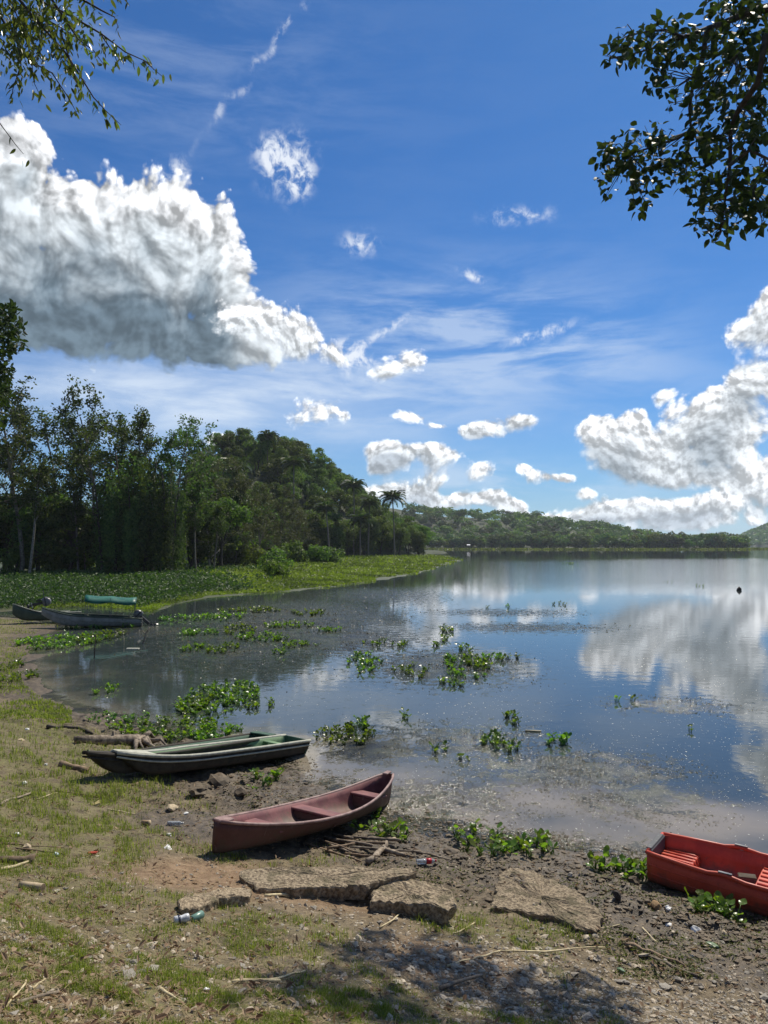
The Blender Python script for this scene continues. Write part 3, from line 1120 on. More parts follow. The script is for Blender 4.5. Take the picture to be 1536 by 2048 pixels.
# trees along the foot of the hill, down to the point
for i in range(26):
    f = i / 25
    px = 420 + f * 425
    d = 150 + f * 122 + rng.uniform(-5, 4)
    p = at_d(px + rng.uniform(-8, 8), 1100, d)
    s = rng.uniform(.8, 1.08)
    k = i % 5
    last = i >= 24
    ms = midgreen[i % 3] if (k == 3 or last) else dense_low[i % 2]
    plant('waterside_tree', ms, (p[0], d, max(gz(p[0], d), .1) - .4), rng.uniform(0, 6.28), s * (.8 if last else 1.0),
          'yellowish green drooping tree at the tip of the wooded point' if last else 'lighter green tree at the foot of the wooded point' if k == 3 else 'dark low tree at the foot of the wooded point', 'tree',
          'trees at the tip of the point' if last else 'lighter trees along the point' if k == 3 else 'dark trees along the point')


# palms
def frond_mesh(seed, L=4.2):
    rg = np.random.default_rng(seed)
    b = MB()
    t = np.linspace(0, 1, 9)
    mid = np.stack([L * (t - .18 * t ** 3), 0 * t, L * (.42 * t - .75 * t ** 2.3)], 1)
    b.tube(mid, np.linspace(.05, .012, 9), 4)
    n = 34
    tt = np.linspace(.12, 1, n)
    P, T, N = [], [], []
    for sgn in (-1, 1):
        p = np.stack([np.interp(tt, t, mid[:, k]) for k in range(3)], 1)
        d = np.stack([.55 + 0 * tt, sgn * (1 - .35 * tt), -.45 - .35 * rg.random(n)], 1)
        d /= np.linalg.norm(d, axis=1)[:, None]
        ln = 1.15 * np.sin(np.clip(tt * .9 + .1, 0, 1) * math.pi) ** .6 + .12
        P.append(p + d * ln[:, None] / 2); T.append(d); N.append(np.stack([0 * tt, sgn * .4 + 0 * tt, 1 + 0 * tt], 1))
        leaf_quads(b, P[-1], N[-1], ln, .20, rg, T=T[-1])
    return b.mesh('frond', M['palm'])


fronds = [frond_mesh(s) for s in (1, 2, 3)]


def palm(loc, h, s, label, nf=28):
    r = tag(empty('palm_tree', loc), label, 'palm tree', 'palms on the wooded point')
    rg = np.random.default_rng(int(abs(loc[0] * 10)) + 3)
    b = MB()
    path, rad, _ = limb(rg, (0, 0, -.5), (rg.normal() * .05, 0, 1), h, .26, .16, 7, .03)
    b.tube(path, rad, 8)
    b.build('trunk', M['bark'], r, True)
    for k in range(nf):
        a = k * 2.39996
        up = 1.15 - 1.75 * (k / nf)
        f = obj('frond', fronds[k % 3], r, path[-1], (rg.normal() * .15, -up * .75, a), s * rg.uniform(.85, 1.1))
    return r


for (px, d, top, s, lab) in ((790, 232, 992, 1.2, 'tall palm standing clear above the tip of the point'), (708, 222, 968, 1.0, 'palm above the crowns with sky behind its fronds'),
                             (736, 218, 1003, .95, 'palm half sunk between dark crowns beside a taller palm'), (592, 205, 922, 1.0, 'palm high on the hill slope among dark trees'),
                             (660, 205, 1012, .9, 'palm low in the shaded hill side'), (462, 185, 925, 1.1, 'palm with pale fronds on the near end of the hill'), (534, 235, 868, .9, 'small palm on the very top of the hill'),
                             (720, 212, 1036, .95, 'palm with drooping fronds low above the shore')):
    c = at_d(px, top, d)
    z0 = max(float(near_hill(np.array([c[0]]), np.array([d]))[0]), 0)
    palm((c[0], d, z0), max(4.0, c[2] - z0), s, lab)

# low bushes between forest and mat
for i, (px, py, s) in enumerate([(100, 1140, 1.5), (380, 1120, 2.0), (430, 1118, 2.6), (470, 1122, 2.0), (520, 1126, 1.6), (560, 1130, 1.5), (590, 1118, 2.2), (630, 1122, 2.0), (505, 1112, 2.6),
                                 (30, 1140, 1.7), (165, 1138, 1.7), (330, 1136, 1.5), (670, 1120, 1.6), (545, 1150, 1.2), (280, 1137, 1.6), (230, 1138, 1.6)]):
    p = ground_at(px, py + 6)
    d = min(p[1], 128) if px < 480 else min(p[1], 150)
    p = at_d(px, py, d)
    xs_ = sorted(q for q in (100, 380, 430, 470, 520, 560, 590, 630, 505, 30, 165, 330, 670, 545, 280, 230))
    lab = ('rounded light green bush, ' if i in (2, 8) else 'low green bush, ') + _nth[xs_.index(px)] + ' from the left between forest wall and leafy mat'
    plant('bush', bushes[i % 3], (p[0], d, gz(p[0], d) - .1), i * .9, s, lab, 'bush', 'light bushes by the forest' if i in (2, 8) else 'low bushes by the forest', 'foliage', 'stem')


# far forest: one light mesh per kind, shared
def far_tree_mesh(seed, lm):
    rg = np.random.default_rng(seed)
    b = MB()
    b.tube([(0, 0, -1), (0, 0, 5)], [.2, .15], 5, 1)
    P, N = [], []
    for i in range(9):
        c = rg.normal(size=3) * np.array([2.3, 2.3, 1.5]) + np.array([0, 0, 5.2])
        k = 85
        d = rg.normal(size=(k, 3)); d /= np.linalg.norm(d, axis=1)[:, None]
        P.append(c + d * np.array([2.1, 2.1, 1.8]) * rg.uniform(.7, 1.1, (k, 1))); N.append(d + rg.normal(size=(k, 3)) * .4)
    P, N = np.concatenate(P), np.concatenate(N)
    leaf_quads(b, P, N, 1.15 * rg.uniform(.7, 1.3, len(P)), .85, rg)
    return b.mesh('far_tree', [lm, M['bark_dark']])


far_meshes = [far_tree_mesh(s, M['leaf_far']) for s in (1, 2, 3, 4)] + [far_tree_mesh(5, M['leaf_mid']), far_tree_mesh(6, M['leaf_dark'])]
cand = []
rg = np.random.default_rng(99)
while len(cand) < 1050:
    y = 600 + 420 * rg.random() ** 1.5
    u = rg.uniform(.025, .468)
    x = u * y
    if y < far_shore_y(x) + 4:
        continue
    z = float(far_hill(np.array([x]), np.array([y]))[0])
    if z < -.2:
        continue
    cand.append((x, y, z, rg.uniform(.75, 1.35)))
# trees that line the shore and the low spit
for k in range(120):
    u = .03 + k / 119 * .436
    y = float(far_shore_y(u * 600)) + rg.uniform(2, 14)
    cand.append((u * y, y, .3, rg.uniform(.7, 1.1) * (1.25 if u > .34 else 1.0)))
cand.sort(key=lambda c: -(c[3] / c[1]))
rest = MB()
for i, (x, y, z, s) in enumerate(cand):
    k = int(rg.integers(0, 6))
    if i < 290:
        o = obj('far_tree', far_meshes[k], None, (x, y, z - .5), (0, 0, rg.uniform(0, 6.28)), (s, s, s * rg.uniform(.85, 1.15)))
        shore = y < far_shore_y(x) + 20
        tag(o, 'round crowned tree lining the far shore of the lake' if shore else 'round crowned tree on the slope of the far wooded hill', 'tree', 'trees on the far shore' if shore else 'trees on the far hill')
    else:
        n = 60
        d = rg.normal(size=(n, 3)); d /= np.linalg.norm(d, axis=1)[:, None]
        d[:, 2] = np.abs(d[:, 2])
        lob = rg.normal(size=(5, 3)) * np.array([2.2, 2.2, .8])
        P = np.array([x, y, z + 5.6 * s]) + (lob[rg.integers(0, 5, n)] + d * np.array([2.6, 2.6, 2.3])) * s
        leaf_quads(rest, P, d + rg.normal(size=(n, 3)) * .35, 1.9 * s, 1.4 * s, rg, int(k > 3))
far_wood = rest.build('far_forest', [M['leaf_far'], M['leaf_mid']])
tag(far_wood, 'mass of forest covering the far wooded hill', None, None, 'stuff')
dist_b = MB()
n = 9000
u = rg.uniform(.452, .66, n); y = rg.uniform(1450, 1750, n); x = u * y
z = distant_hill(x, y)
P = np.stack([x, y, z + rg.uniform(0, 9, n)], 1)[z > .5]
leaf_quads(dist_b, P, rg.normal(size=P.shape) + np.array([0, -.4, .8]), 7, 5, rg)
tag(dist_b.build('distant_forest', M['leaf_far']), 'hazy forest on the distant hill at the right', None, None, 'stuff')
# reed fringe along the far shore
fr = MB()
n = 9000
x = rg.uniform(15, 330, n)
y = far_shore_y(x) - rg.uniform(0, 16, n)
leaf_quads(fr, np.stack([x, y, rg.uniform(.1, .9, n)], 1), rg.normal(size=(n, 3)) + np.array([0, -.5, .6]), 1.5, .8, rg)
tag(fr.build('reeds', M['marsh_grass']), 'bright green reed fringe along the far shore', None, None, 'stuff')

# ------------------------------------------------------------------ marsh mat: big leaves near, grass further
def scatter_px(n, x0, x1, y0, y1, rg):
    """random spots on the ground plane within a view wedge, uniform over the ground"""
    d0, d1 = at_z(768, y1)[1], at_z(768, y0)[1]
    y = np.sqrt(rg.uniform(d0 ** 2, d1 ** 2, n))
    u = rg.uniform((x0 - 768) / 1538, (x1 - 768) / 1538, n)
    return u * y, y


rg = np.random.default_rng(5)


def marsh_pts(n, y0, y1, x0, x1):
    px = rg.uniform(x0, x1, n); py = rg.uniform(y0, y1, n)
    y = 1538 * (CAMZ - .35) / (py - 1088)
    x = (px - 768) / 1538 * y
    m = sdist(x, y, MARSH)
    en = fbm(x * .13, y * .13, 33, 3)
    matw = np.clip((520 - px + 300 * (en - .5)) / 150, 0, 1) * np.clip((py - 1113 + (px - 400) * .10) / 16, 0, 1) * np.clip((m + .5 - 2.5 * en) / 2.0, 0, 1)
    return px, py, x, y, m, en, matw


px, py, x, y, m, en, matw = marsh_pts(95000, 1106, 1232, -140, 620)
kp = (rg.random(len(px)) < matw)
px, x, y, m = px[kp], x[kp], y[kp], m[kp]
n = len(x)
hgt = np.clip(.3 + m * .06, .3, 1.0) * (.7 + .6 * fbm(x * .25, y * .25, 3, 3))
b = MB()
P = np.stack([x, y, hgt * rg.uniform(.35, 1.05, n)], 1)
N = rg.normal(size=(n, 3)) * .55 + np.array([0, -.25, .8])
sz = np.clip(y / 70, .75, 1.5)
leaf_quads(b, P, N, rg.uniform(.16, .36, n) * sz, rg.uniform(.12, .24, n) * sz, rg, hexa=True)
tag(b.build('floating_leaf_mat', M['taro']), 'thick mat of large glossy leaves along the left shore', None, None, 'stuff')
px, py, x, y, m, en, matw = marsh_pts(230000, 1104, 1240, 60, 945)
edge = m - (3.2 * en - 1.4) * np.clip(y / 60, .5, 3)
kp = (edge > 0) & (rg.random(len(px)) < 1.05 - matw)
x, y, m, edge = x[kp], y[kp], m[kp], edge[kp]
n = len(x)
hgt = np.clip(.10 + edge * .035, .08, .8) * (.4 + 1.2 * fbm(x * .16, y * .16, 7, 3))
sz = np.clip(y / 80, .55, 3.0)
b = MB()
P = np.stack([x, y, hgt * rg.uniform(.3, 1.1, n)], 1)
T = rg.normal(size=(n, 3)) * .55 + np.array([0, 0, .7])
leaf_quads(b, P, rg.normal(size=(n, 3)) + np.array([0, -.3, .6]), rg.uniform(.16, .40, n) * sz, rg.uniform(.06, .15, n) * sz, rg, int(0), T=T)
tag(b.build('marsh_grass', M['marsh_grass']), 'bright green floating grass spreading into the lake', None, None, 'stuff')

# ------------------------------------------------------------------ water hyacinth
def hyacinth_leaf(seed, stem=.16, blade=.10):
    rg = np.random.default_rng(seed)
    b = MB()
    lean = rg.uniform(.15, .6)
    t = np.linspace(0, 1, 5)
    path = np.stack([lean * stem * t ** 1.4, .02 * np.sin(t * 3) * rg.normal(size=1), stem * (t - .12 * t ** 2)], 1)
    b.tube(path, [.009, .013, .010, .006, .004], 5)
    p0 = path[-1]
    th = np.linspace(0, 2 * math.pi, 11)[:-1]
    til = rg.uniform(.1, 1.0)
    cx = np.cos(th) * blade * .56 + blade * .5
    cy = np.sin(th) * blade * .52
    cz = -.9 * (np.abs(cy) - .0) ** 2 / blade + .10 * blade * np.cos(th * 3) + np.abs(cy) * .35
    ring = np.stack([cx * math.cos(til) - cz * math.sin(til) * .3, cy, cx * math.sin(til) + cz * math.cos(til)], 1)
    mid = np.array([[blade * .5 * math.cos(til), 0, blade * .5 * math.sin(til) - .012]])
    v = np.concatenate([ring, mid]) + p0
    b.add(v, np.stack([np.arange(10), (np.arange(10) + 1) % 10, np.full(10, 10)], 1))
    return b.mesh('leaf', M['hyacinth'], True)


hy = [hyacinth_leaf(s, st, bl) for s, st, bl in ((1, .14, .10), (2, .20, .11), (3, .10, .09), (4, .17, .12), (5, .24, .105), (6, .07, .10), (7, .12, .12), (8, .19, .095))]
hy_v = []
for me in hy:
    co = np.zeros(len(me.vertices) * 3); me.vertices.foreach_get('co', co)
    hy_v.append((co.reshape(-1, 3), [np.array([list(p.vertices) for p in me.polygons if len(p.vertices) == k]) for k in (3, 4, 5) if any(len(p.vertices) == k for p in me.polygons)]))


def clump(px, py, wpx, hpx, nleaf, label, single, size=1.0, group='water hyacinth clumps', water_only=False, ring=False):
    rg = np.random.default_rng(int(px * 7 + py))
    c = ground_at(px, py)
    c[2] = max(c[2], 0)
    root = tag(empty('water_hyacinth', c), label, 'plant', group)
    wr = wpx / 1538 * c[1] / 2
    dr = abs(at_z(px, py - hpx / 2)[1] - at_z(px, py + hpx / 2)[1]) / 2
    b = MB()
    nr = max(3, nleaf // 7)
    a = rg.uniform(0, 6.28, nr); q = np.sqrt(rg.random(nr))
    ros = np.stack([np.cos(a) * q * wr, np.sin(a) * q * dr], 1)
    for i in range(nleaf):
        r = ros[i % nr] + rg.normal(size=2) * .035 * size
        x, y = c[0] + r[0], c[1] + r[1]
        z = max(float(H(np.array([x]), np.array([y]))[0]), -.01)
        k = int(rg.integers(0, 8))
        rz, sc = rg.uniform(0, 6.28), size * rg.uniform(.7, 1.25)
        if single:
            obj('leaf', hy[k], root, (r[0], r[1], z - c[2]), (rg.normal() * .18, rg.normal() * .18, rz), sc)
        else:
            v, fs = hy_v[k]
            cz, sz = math.cos(rz), math.sin(rz)
            tilt = rg.normal() * .15
            vv = np.stack([v[:, 0] * cz - v[:, 1] * sz + tilt * v[:, 2], v[:, 0] * sz + v[:, 1] * cz, v[:, 2]], 1) * sc
            b.add(vv + np.array([r[0], r[1], z - c[2]]), fs)
    if not single:
        o = b.build('leaves', M['hyacinth'], root, True)
        o['kind'] = 'stuff'
    return root


NEAR = [(1058, 1700, 120, 50, 62, 'leafy water hyacinth clump on the mud just behind the broad concrete slab'),
        (935, 1680, 120, 60, 34, 'straggling water hyacinth between the canoe and the broad slab'),
        (990, 1712, 90, 30, 16, 'small low water hyacinth against the broad slab edge'),
        (1205, 1735, 70, 30, 24, 'small water hyacinth on mud between broad slab and red dinghy'),
        (1275, 1750, 90, 30, 34, 'water hyacinth growing under the stern of the red dinghy'),
        (1420, 1822, 120, 34, 46, 'water hyacinth with broad leaves beside the red dinghy hull'),
        (765, 1675, 110, 44, 46, 'water hyacinth clump beside the maroon canoe and the stick pile'),
        (530, 1568, 66, 40, 36, 'round water hyacinth clump on mud under the green dugout stern')]
for px, py, w_, h_, n, lab in NEAR:
    clump(px, py, w_, h_, int(n * 1.7), lab, True, .66, 'water hyacinth clumps on the near shore')
FLOAT = [(690, 1474, 115, 36, 110, 1.15, 'wide upright water hyacinth clump floating off the dugout sterns'), (730, 1450, 50, 20, 30, 1.2, 'tall few stems at the back of the wide floating clump'),
         (1000, 1490, 70, 34, 60, 1.1, 'dense hyacinth clump with an upright shoot floating in mid water'), (1020, 1440, 60, 20, 24, 1.1, 'thin row of hyacinth leaves behind the dense mid water clump'),
         (1110, 1485, 46, 18, 20, 1.4, 'small hyacinth with big round leaves mirrored in the water'), (877, 1502, 26, 14, 10, 1.1, 'tiny hyacinth sprig floating alone in open water left of the dense clump'),
         (928, 1520, 20, 10, 8, .9, 'tiny brownish sprig below the dense mid water clump'), (815, 1436, 22, 12, 8, 1.1, 'single hyacinth sprig floating right of the wide clump'),
         (730, 1325, 66, 40, 110, 1.3, 'broad floating hyacinth patch nearest the open water edge'), (820, 1345, 80, 24, 46, 1.4, 'loose arc of hyacinth leaves right of the broad patch'),
         (908, 1328, 40, 30, 60, 1.4, 'left half of the big mid lake hyacinth raft'), (952, 1326, 50, 30, 90, 1.5, 'tall bushy middle of the big mid lake hyacinth raft'), (985, 1318, 50, 8, 30, 1.4, 'narrow tail of the mid lake hyacinth raft'),
         (930, 1352, 80, 18, 50, 1.2, 'low sparse leaves in front of the mid lake raft'), (905, 1370, 60, 12, 30, 1.2, 'lowest sparse row in front of the mid lake raft'),
         (1025, 1320, 50, 10, 12, 1.6, 'separate stems at the right end of the mid lake raft'), (800, 1290, 60, 12, 26, 1.3, 'thin hyacinth row above the loose arc'), (750, 1288, 50, 12, 24, 1.3, 'thin hyacinth row left above the broad patch'),
         (893, 1262, 26, 10, 30, 1.7, 'small round hyacinth floating alone furthest from the near shore'), (893, 1282, 18, 8, 14, 1.6, 'small hyacinth just in front of the far round one'),
         (930, 1300, 30, 8, 16, 1.6, 'little hyacinth cluster above the mid lake raft'), (870, 1293, 22, 8, 14, 1.5, 'little hyacinth cluster left above the mid lake raft'),
         (1122, 1210, 34, 5, 18, 1.4, 'yellowish floating plants far out on the lake'), (970, 1216, 20, 4, 7, 1.3, 'small dark floating plants far out left of the yellowish ones'), (1012, 1214, 22, 6, 6, 1.5, 'small upright floating plants far out'),
         (1240, 1402, 22, 8, 3, 1.2, 'single stem row of hyacinth at the right in open water'), (1268, 1402, 14, 8, 3, 1.5, 'two tall hyacinth leaves at the right in open water'),
         (1380, 1462, 14, 6, 3, 1.0, 'tiny pale sprig floating at the far right'), (1400, 1172, 34, 4, 10, 1.4, 'far floating plants at the right under the spit'), (1338, 1164, 16, 3, 4, 1.4, 'far dark floating tuft below the spit'),
         (1150, 1128, 50, 4, 30, 2.6, 'far green floating island off the point'),
         (440, 1398, 150, 64, 380, 1.25, 'large tall hyacinth mound in the inlet behind the dugouts'), (390, 1412, 60, 40, 90, 1.2, 'left shoulder of the large hyacinth mound'), (520, 1412, 60, 30, 40, 1.0, 'ragged right fringe of the large hyacinth mound'),
         (330, 1462, 210, 50, 330, 1.05, 'long bed of hyacinth on the inlet shore behind the driftwood log'), (430, 1470, 110, 34, 150, 1.0, 'right end of the hyacinth bed behind the dugouts'), (240, 1440, 120, 30, 70, .9, 'sparse left end of the hyacinth bed'),
         (212, 1382, 42, 18, 40, 1.0, 'small hyacinth alone in the still brown inlet'), (25, 1362, 70, 40, 110, 1.2, 'hyacinth on the left bank by the inlet'), (15, 1335, 50, 20, 50, 1.2, 'hyacinth at the left edge above the inlet'),
         (130, 1284, 160, 30, 300, 1.5, 'hyacinth bed floating in front of the motor boat'), (210, 1275, 80, 26, 120, 1.5, 'right part of the hyacinth bed by the motor boat'), (200, 1254, 150, 8, 110, 1.5, 'narrow hyacinth strip along the motor boat hull'),
         (450, 1300, 66, 20, 70, 1.4, 'small hyacinth raft right of the motor boat in dark water'), (520, 1278, 110, 16, 120, 1.5, 'flat hyacinth raft in the weedy water'), (430, 1236, 120, 16, 130, 1.7, 'hyacinth row right of the outboard motor'),
         (480, 1262, 80, 14, 70, 1.6, 'hyacinth patch between the two flat rafts'), (345, 1240, 50, 10, 40, 1.6, 'little hyacinth patch right behind the outboard motor'), (560, 1305, 40, 10, 20, 1.4, 'thin hyacinth patch right of the dark water raft'),
         (400, 1266, 90, 12, 110, 1.5, 'low hyacinth mat in the weedy water right of the tilted outboard'), (575, 1252, 110, 12, 100, 1.5, 'thin low hyacinth mat spreading toward the middle of the lake'), (620, 1228, 90, 8, 70, 1.7, 'faint low hyacinth strip below the bright floating grass'),
         (500, 1222, 130, 8, 120, 1.7, 'low hyacinth fringe along the bright floating grass'), (600, 1292, 70, 10, 50, 1.4, 'scattered low hyacinth between the flat raft and open water'), (390, 1298, 60, 12, 60, 1.3, 'low hyacinth left of the small raft in dark water'), (660, 1262, 60, 8, 36, 1.5, 'few low hyacinth leaves where the weed meets open water'),
         (1015, 1700, 26, 10, 8, .9, 'few fresh leaves at the left foot of the leafy clump'), (745, 1640, 20, 20, 9, 1.0, 'hyacinth leaf shoot touching the canoe side')]
for px, py, w_, h_, n, sz, lab in FLOAT:
    clump(px, py, w_, h_, int(n * 2.2), lab, False, sz * .54, 'floating water hyacinth')

# ------------------------------------------------------------------ boats
def hull_mesh(st, th=.03, m=15, a=.5, bpow=3.0, mats=(None, None), closed0=False, closed1=False, name='hull', floor=.03):
    """stations (x, half width, sheer z, keel z, flatness): outer skin, inner skin and rim in one mesh"""
    t = np.linspace(-1, 1, m)
    out, inn = [], []
    for i, (x, hw, zs, zk) in enumerate(st):
        s = np.sign(t) * np.abs(t) ** a
        out.append(np.stack([np.full(m, x), hw * s, zk + (zs - zk) * np.abs(t) ** bpow], 1))
        xi = x + (th if i == 0 else -th if i == len(st) - 1 else 0)
        hi = max(hw - th, .004)
        inn.append(np.stack([np.full(m, xi), hi * s, (zk + floor) + (zs - zk - floor) * np.abs(t) ** (bpow * 1.1)], 1))
    n = len(st)
    V = np.concatenate(out + inn)
    i, j = np.meshgrid(np.arange(n - 1), np.arange(m - 1), indexing='ij')
    q = np.stack([i * m + j, (i + 1) * m + j, (i + 1) * m + j + 1, i * m + j + 1], -1).reshape(-1, 4)
    k = np.arange(n - 1)
    o = n * m
    rims = [np.stack([k * m, o + k * m, o + (k + 1) * m, (k + 1) * m], 1), np.stack([k * m + m - 1, (k + 1) * m + m - 1, o + (k + 1) * m + m - 1, o + k * m + m - 1], 1)]
    b = MB()
    ends = []
    for base, ob in ((0, o), ((n - 1) * m, o + (n - 1) * m)):
        ends.append(np.array([[base, base + m - 1, ob + m - 1, ob]]))
    caps = [np.array([list(range(m))]), np.array([list(range((n - 1) * m, n * m))])]
    caps_in = [np.array([[o + z for z in range(m)]]), np.array([[o + z for z in range((n - 1) * m, n * m)]])]
    b.v.append(V); b.n = len(V)
    for f in [q, *rims, *ends, *caps]:
        b.f.append(f); b.m.append(0)
    for f in [q[:, ::-1] + o, *caps_in]:
        b.f.append(f); b.m.append(1)
    return b, out


def rail(out, r=.02, k=6, side=0, dz=.0, flat=1.0):
    p = np.array([ring[0 if side == 0 else -1] for ring in out])
    b = MB()
    p = p + np.array([0, 0, dz])
    b.tube(p, r, k)
    return b


def stations(L, n, width, sheer, keel, x0=0.0):
    return [(x0 + L * t, width(t), sheer(t), keel(t)) for t in np.linspace(0, 1, n)]


def paint(name, c1, c2, c3, scale=5, rough=.55, spec=.4, scratch=(.4, .35, .3), samt=.25, mud=False):
    m, t, bs = mat(name)
    v = t.n.new('ShaderNodeTexCoord').outputs['Object']
    n = t.noise(v, scale, 6, .65)
    c = t.mix(t.ss(n, .38, .62), c1, c2)
    c = t.mix(t.ss(t.noise(v, scale * 2.3, 5, .7), .56, .70), c, c3)
    mp = t.n.new('ShaderNodeMapping')
    mp.inputs['Scale'].default_value = (22, 3, 3)
    t.put(mp.inputs[0], v)
    c = t.mix(t.math('MULTIPLY', t.ss(t.noise(mp.outputs[0], 2.0, 4, .75), .62, .70), samt), c, scratch)
    if mud:                                                 # dried mud and scuffs low on the hull
        sx = t.n.new('ShaderNodeSeparateXYZ')
        t.put(sx.inputs[0], v)
        n5 = t.noise(v, 7, 6, .7)
        low = t.ss(t.math('ADD', sx.outputs[2], t.math('MULTIPLY', t.math('SUBTRACT', n5, .5), .5)), .02, .20, 1, 0)
        c = t.mix(t.math('MULTIPLY', low, .75), c, t.mix(n5, (.05, .038, .025), (.15, .115, .075)))
        c = t.mix(t.ss(n5, .60, .70, 0, .45), c, (.20, .15, .11))
    t.put(bs.inputs['Base Color'], c)
    t.put(bs.inputs['Roughness'], t.ss(n, .3, .7, rough - .1, rough + .2))
    bs.inputs['Specular IOR Level'].default_value = spec
    bump(t, bs, n, .25, .006)
    return m


M['maroon'] = paint('maroon_paint', (.085, .034, .026), (.125, .055, .042), (.10, .062, .04), 4, .6, .35, (.34, .22, .20), .6, True)
M['maroon_in'] = paint('maroon_inside', (.140, .050, .050), (.215, .088, .086), (.16, .09, .065), 4, .6, .35, (.34, .22, .20), .5, True)
M['rail_worn'] = paint('worn_rail', (.20, .115, .10), (.32, .215, .19), (.12, .06, .05), 7, .5, .4)
M['tar_wood'] = paint('tarred_wood', (.028, .025, .020), (.065, .056, .043), (.07, .058, .045), 5, .8, .3, (.14, .12, .09), .4, True)
M['green_in'] = paint('green_inside', (.09, .165, .085), (.16, .25, .13), (.24, .27, .17), 5, .6, .3, (.30, .32, .22), .4)
M['green_dark'] = paint('dark_green_inside', (.035, .08, .05), (.06, .12, .08), (.10, .12, .09), 5, .6, .3)
M['pale_rail'] = paint('pale_rail', (.35, .35, .28), (.49, .48, .40), (.22, .22, .17), 10, .7, .3, (.16, .15, .11), .5)
M['red_plastic'] = paint('red_plastic', (.44, .048, .022), (.56, .078, .038), (.34, .042, .024), 3, .5, .4, (.50, .17, .12), .4, True)
M['grey_board'] = paint('grey_board', (.045, .05, .055), (.085, .09, .095), (.14, .14, .14), 9, .6, .3)
M['boat_white'] = paint('grey_white_paint', (.20, .205, .18), (.29, .29, .26), (.12, .125, .10), 3, .6, .3)
M['boat_green'] = paint('boat_dark_green', (.045, .065, .045), (.075, .10, .07), (.09, .09, .07), 3, .6, .3)
M['tarp'] = paint('green_tarp', (.006, .095, .066), (.010, .125, .088), (.005, .075, .055), 2, .5, .4, (.02, .16, .12), .1)
M['motor_black'] = paint('motor_black', (.018, .018, .02), (.03, .03, .032), (.05, .045, .04), 6, .35, .5)
M['motor_grey'] = paint('motor_grey', (.10, .10, .10), (.15, .15, .15), (.22, .05, .04), 6, .35, .5)


def boxpart(name, parent, c, d, m, rot=None, bev=.008):
    return MB().box(c, d, rot, bev=bev).build(name, m, parent)


# maroon canoe: blunt stem towards us, bow in the water
A, B = ground_at(433, 1716, .0), at_z(764, 1612, 0.0)
canoe = tag(empty('canoe'), 'maroon canoe with three bench seats pulled half out of the water', 'canoe')
L = along(canoe, A + np.array([0, 0, .02]), B + np.array([0, 0, -.03]), .02)
L *= 1.06


def cw(t):
    return .055 + .40 * (math.sin(math.pi * min(1, max(0, t))) ** .72) * (1.0 - .10 * t)


def csh(t):
    return .245 + (.16 if t < .5 else .27) * abs(2 * t - 1) ** 2.2


def cke(t):
    return .015 + .03 * abs(2 * t - 1) ** 6


st = stations(L, 25, cw, csh, cke, -.06)
hb, out = hull_mesh(st, .022, 17, .55, 2.3, floor=.03)
h = hb.mesh('hull', [M['maroon'], M['maroon_in']], True)
obj('hull', h, canoe)
for sd in (0, 1):
    rail(out, .021, 7, sd).build('gunwale', M['rail_worn'], canoe, True)
# blunt end deck and keel
dk = MB()
k = 3
dk.box((.05, 0, csh(.02) + .012), (.22, .15, .03), bev=.012)
dk.build('deck', M['rail_worn'], canoe)
dk2 = MB().box((L - .17, 0, csh(.98) + .045), (.16, .09, .03), np.array(Matrix.Rotation(-.16, 3, 'Y')), bev=.01)
dk2.build('deck', M['rail_worn'], canoe)
MB().tube([(L * t, 0, cke(t) - .008) for t in np.linspace(.02, .98, 14)], .014, 6).build('keel', M['maroon'], canoe, True)
for t, wd, dp, z in ((.22, 2 * cw(.22) - .07, .26, .20), (.505, 2 * cw(.5) - .06, .28, .195), (.83, 2 * cw(.83) - .06, .30, .26)):
    s = boxpart('seat', canoe, (L * t, 0, z), (dp, wd, .035), M['maroon_in'])
    boxpart('riser', s, (L * t - dp / 2 + .02, 0, z / 2 + .03), (.022, wd - .10, z - .10), M['maroon'])
MB().tube([(L * t, 0, .06) for t in np.linspace(.08, .92, 10)], .012, 5).build('rib', M['maroon_in'], canoe)


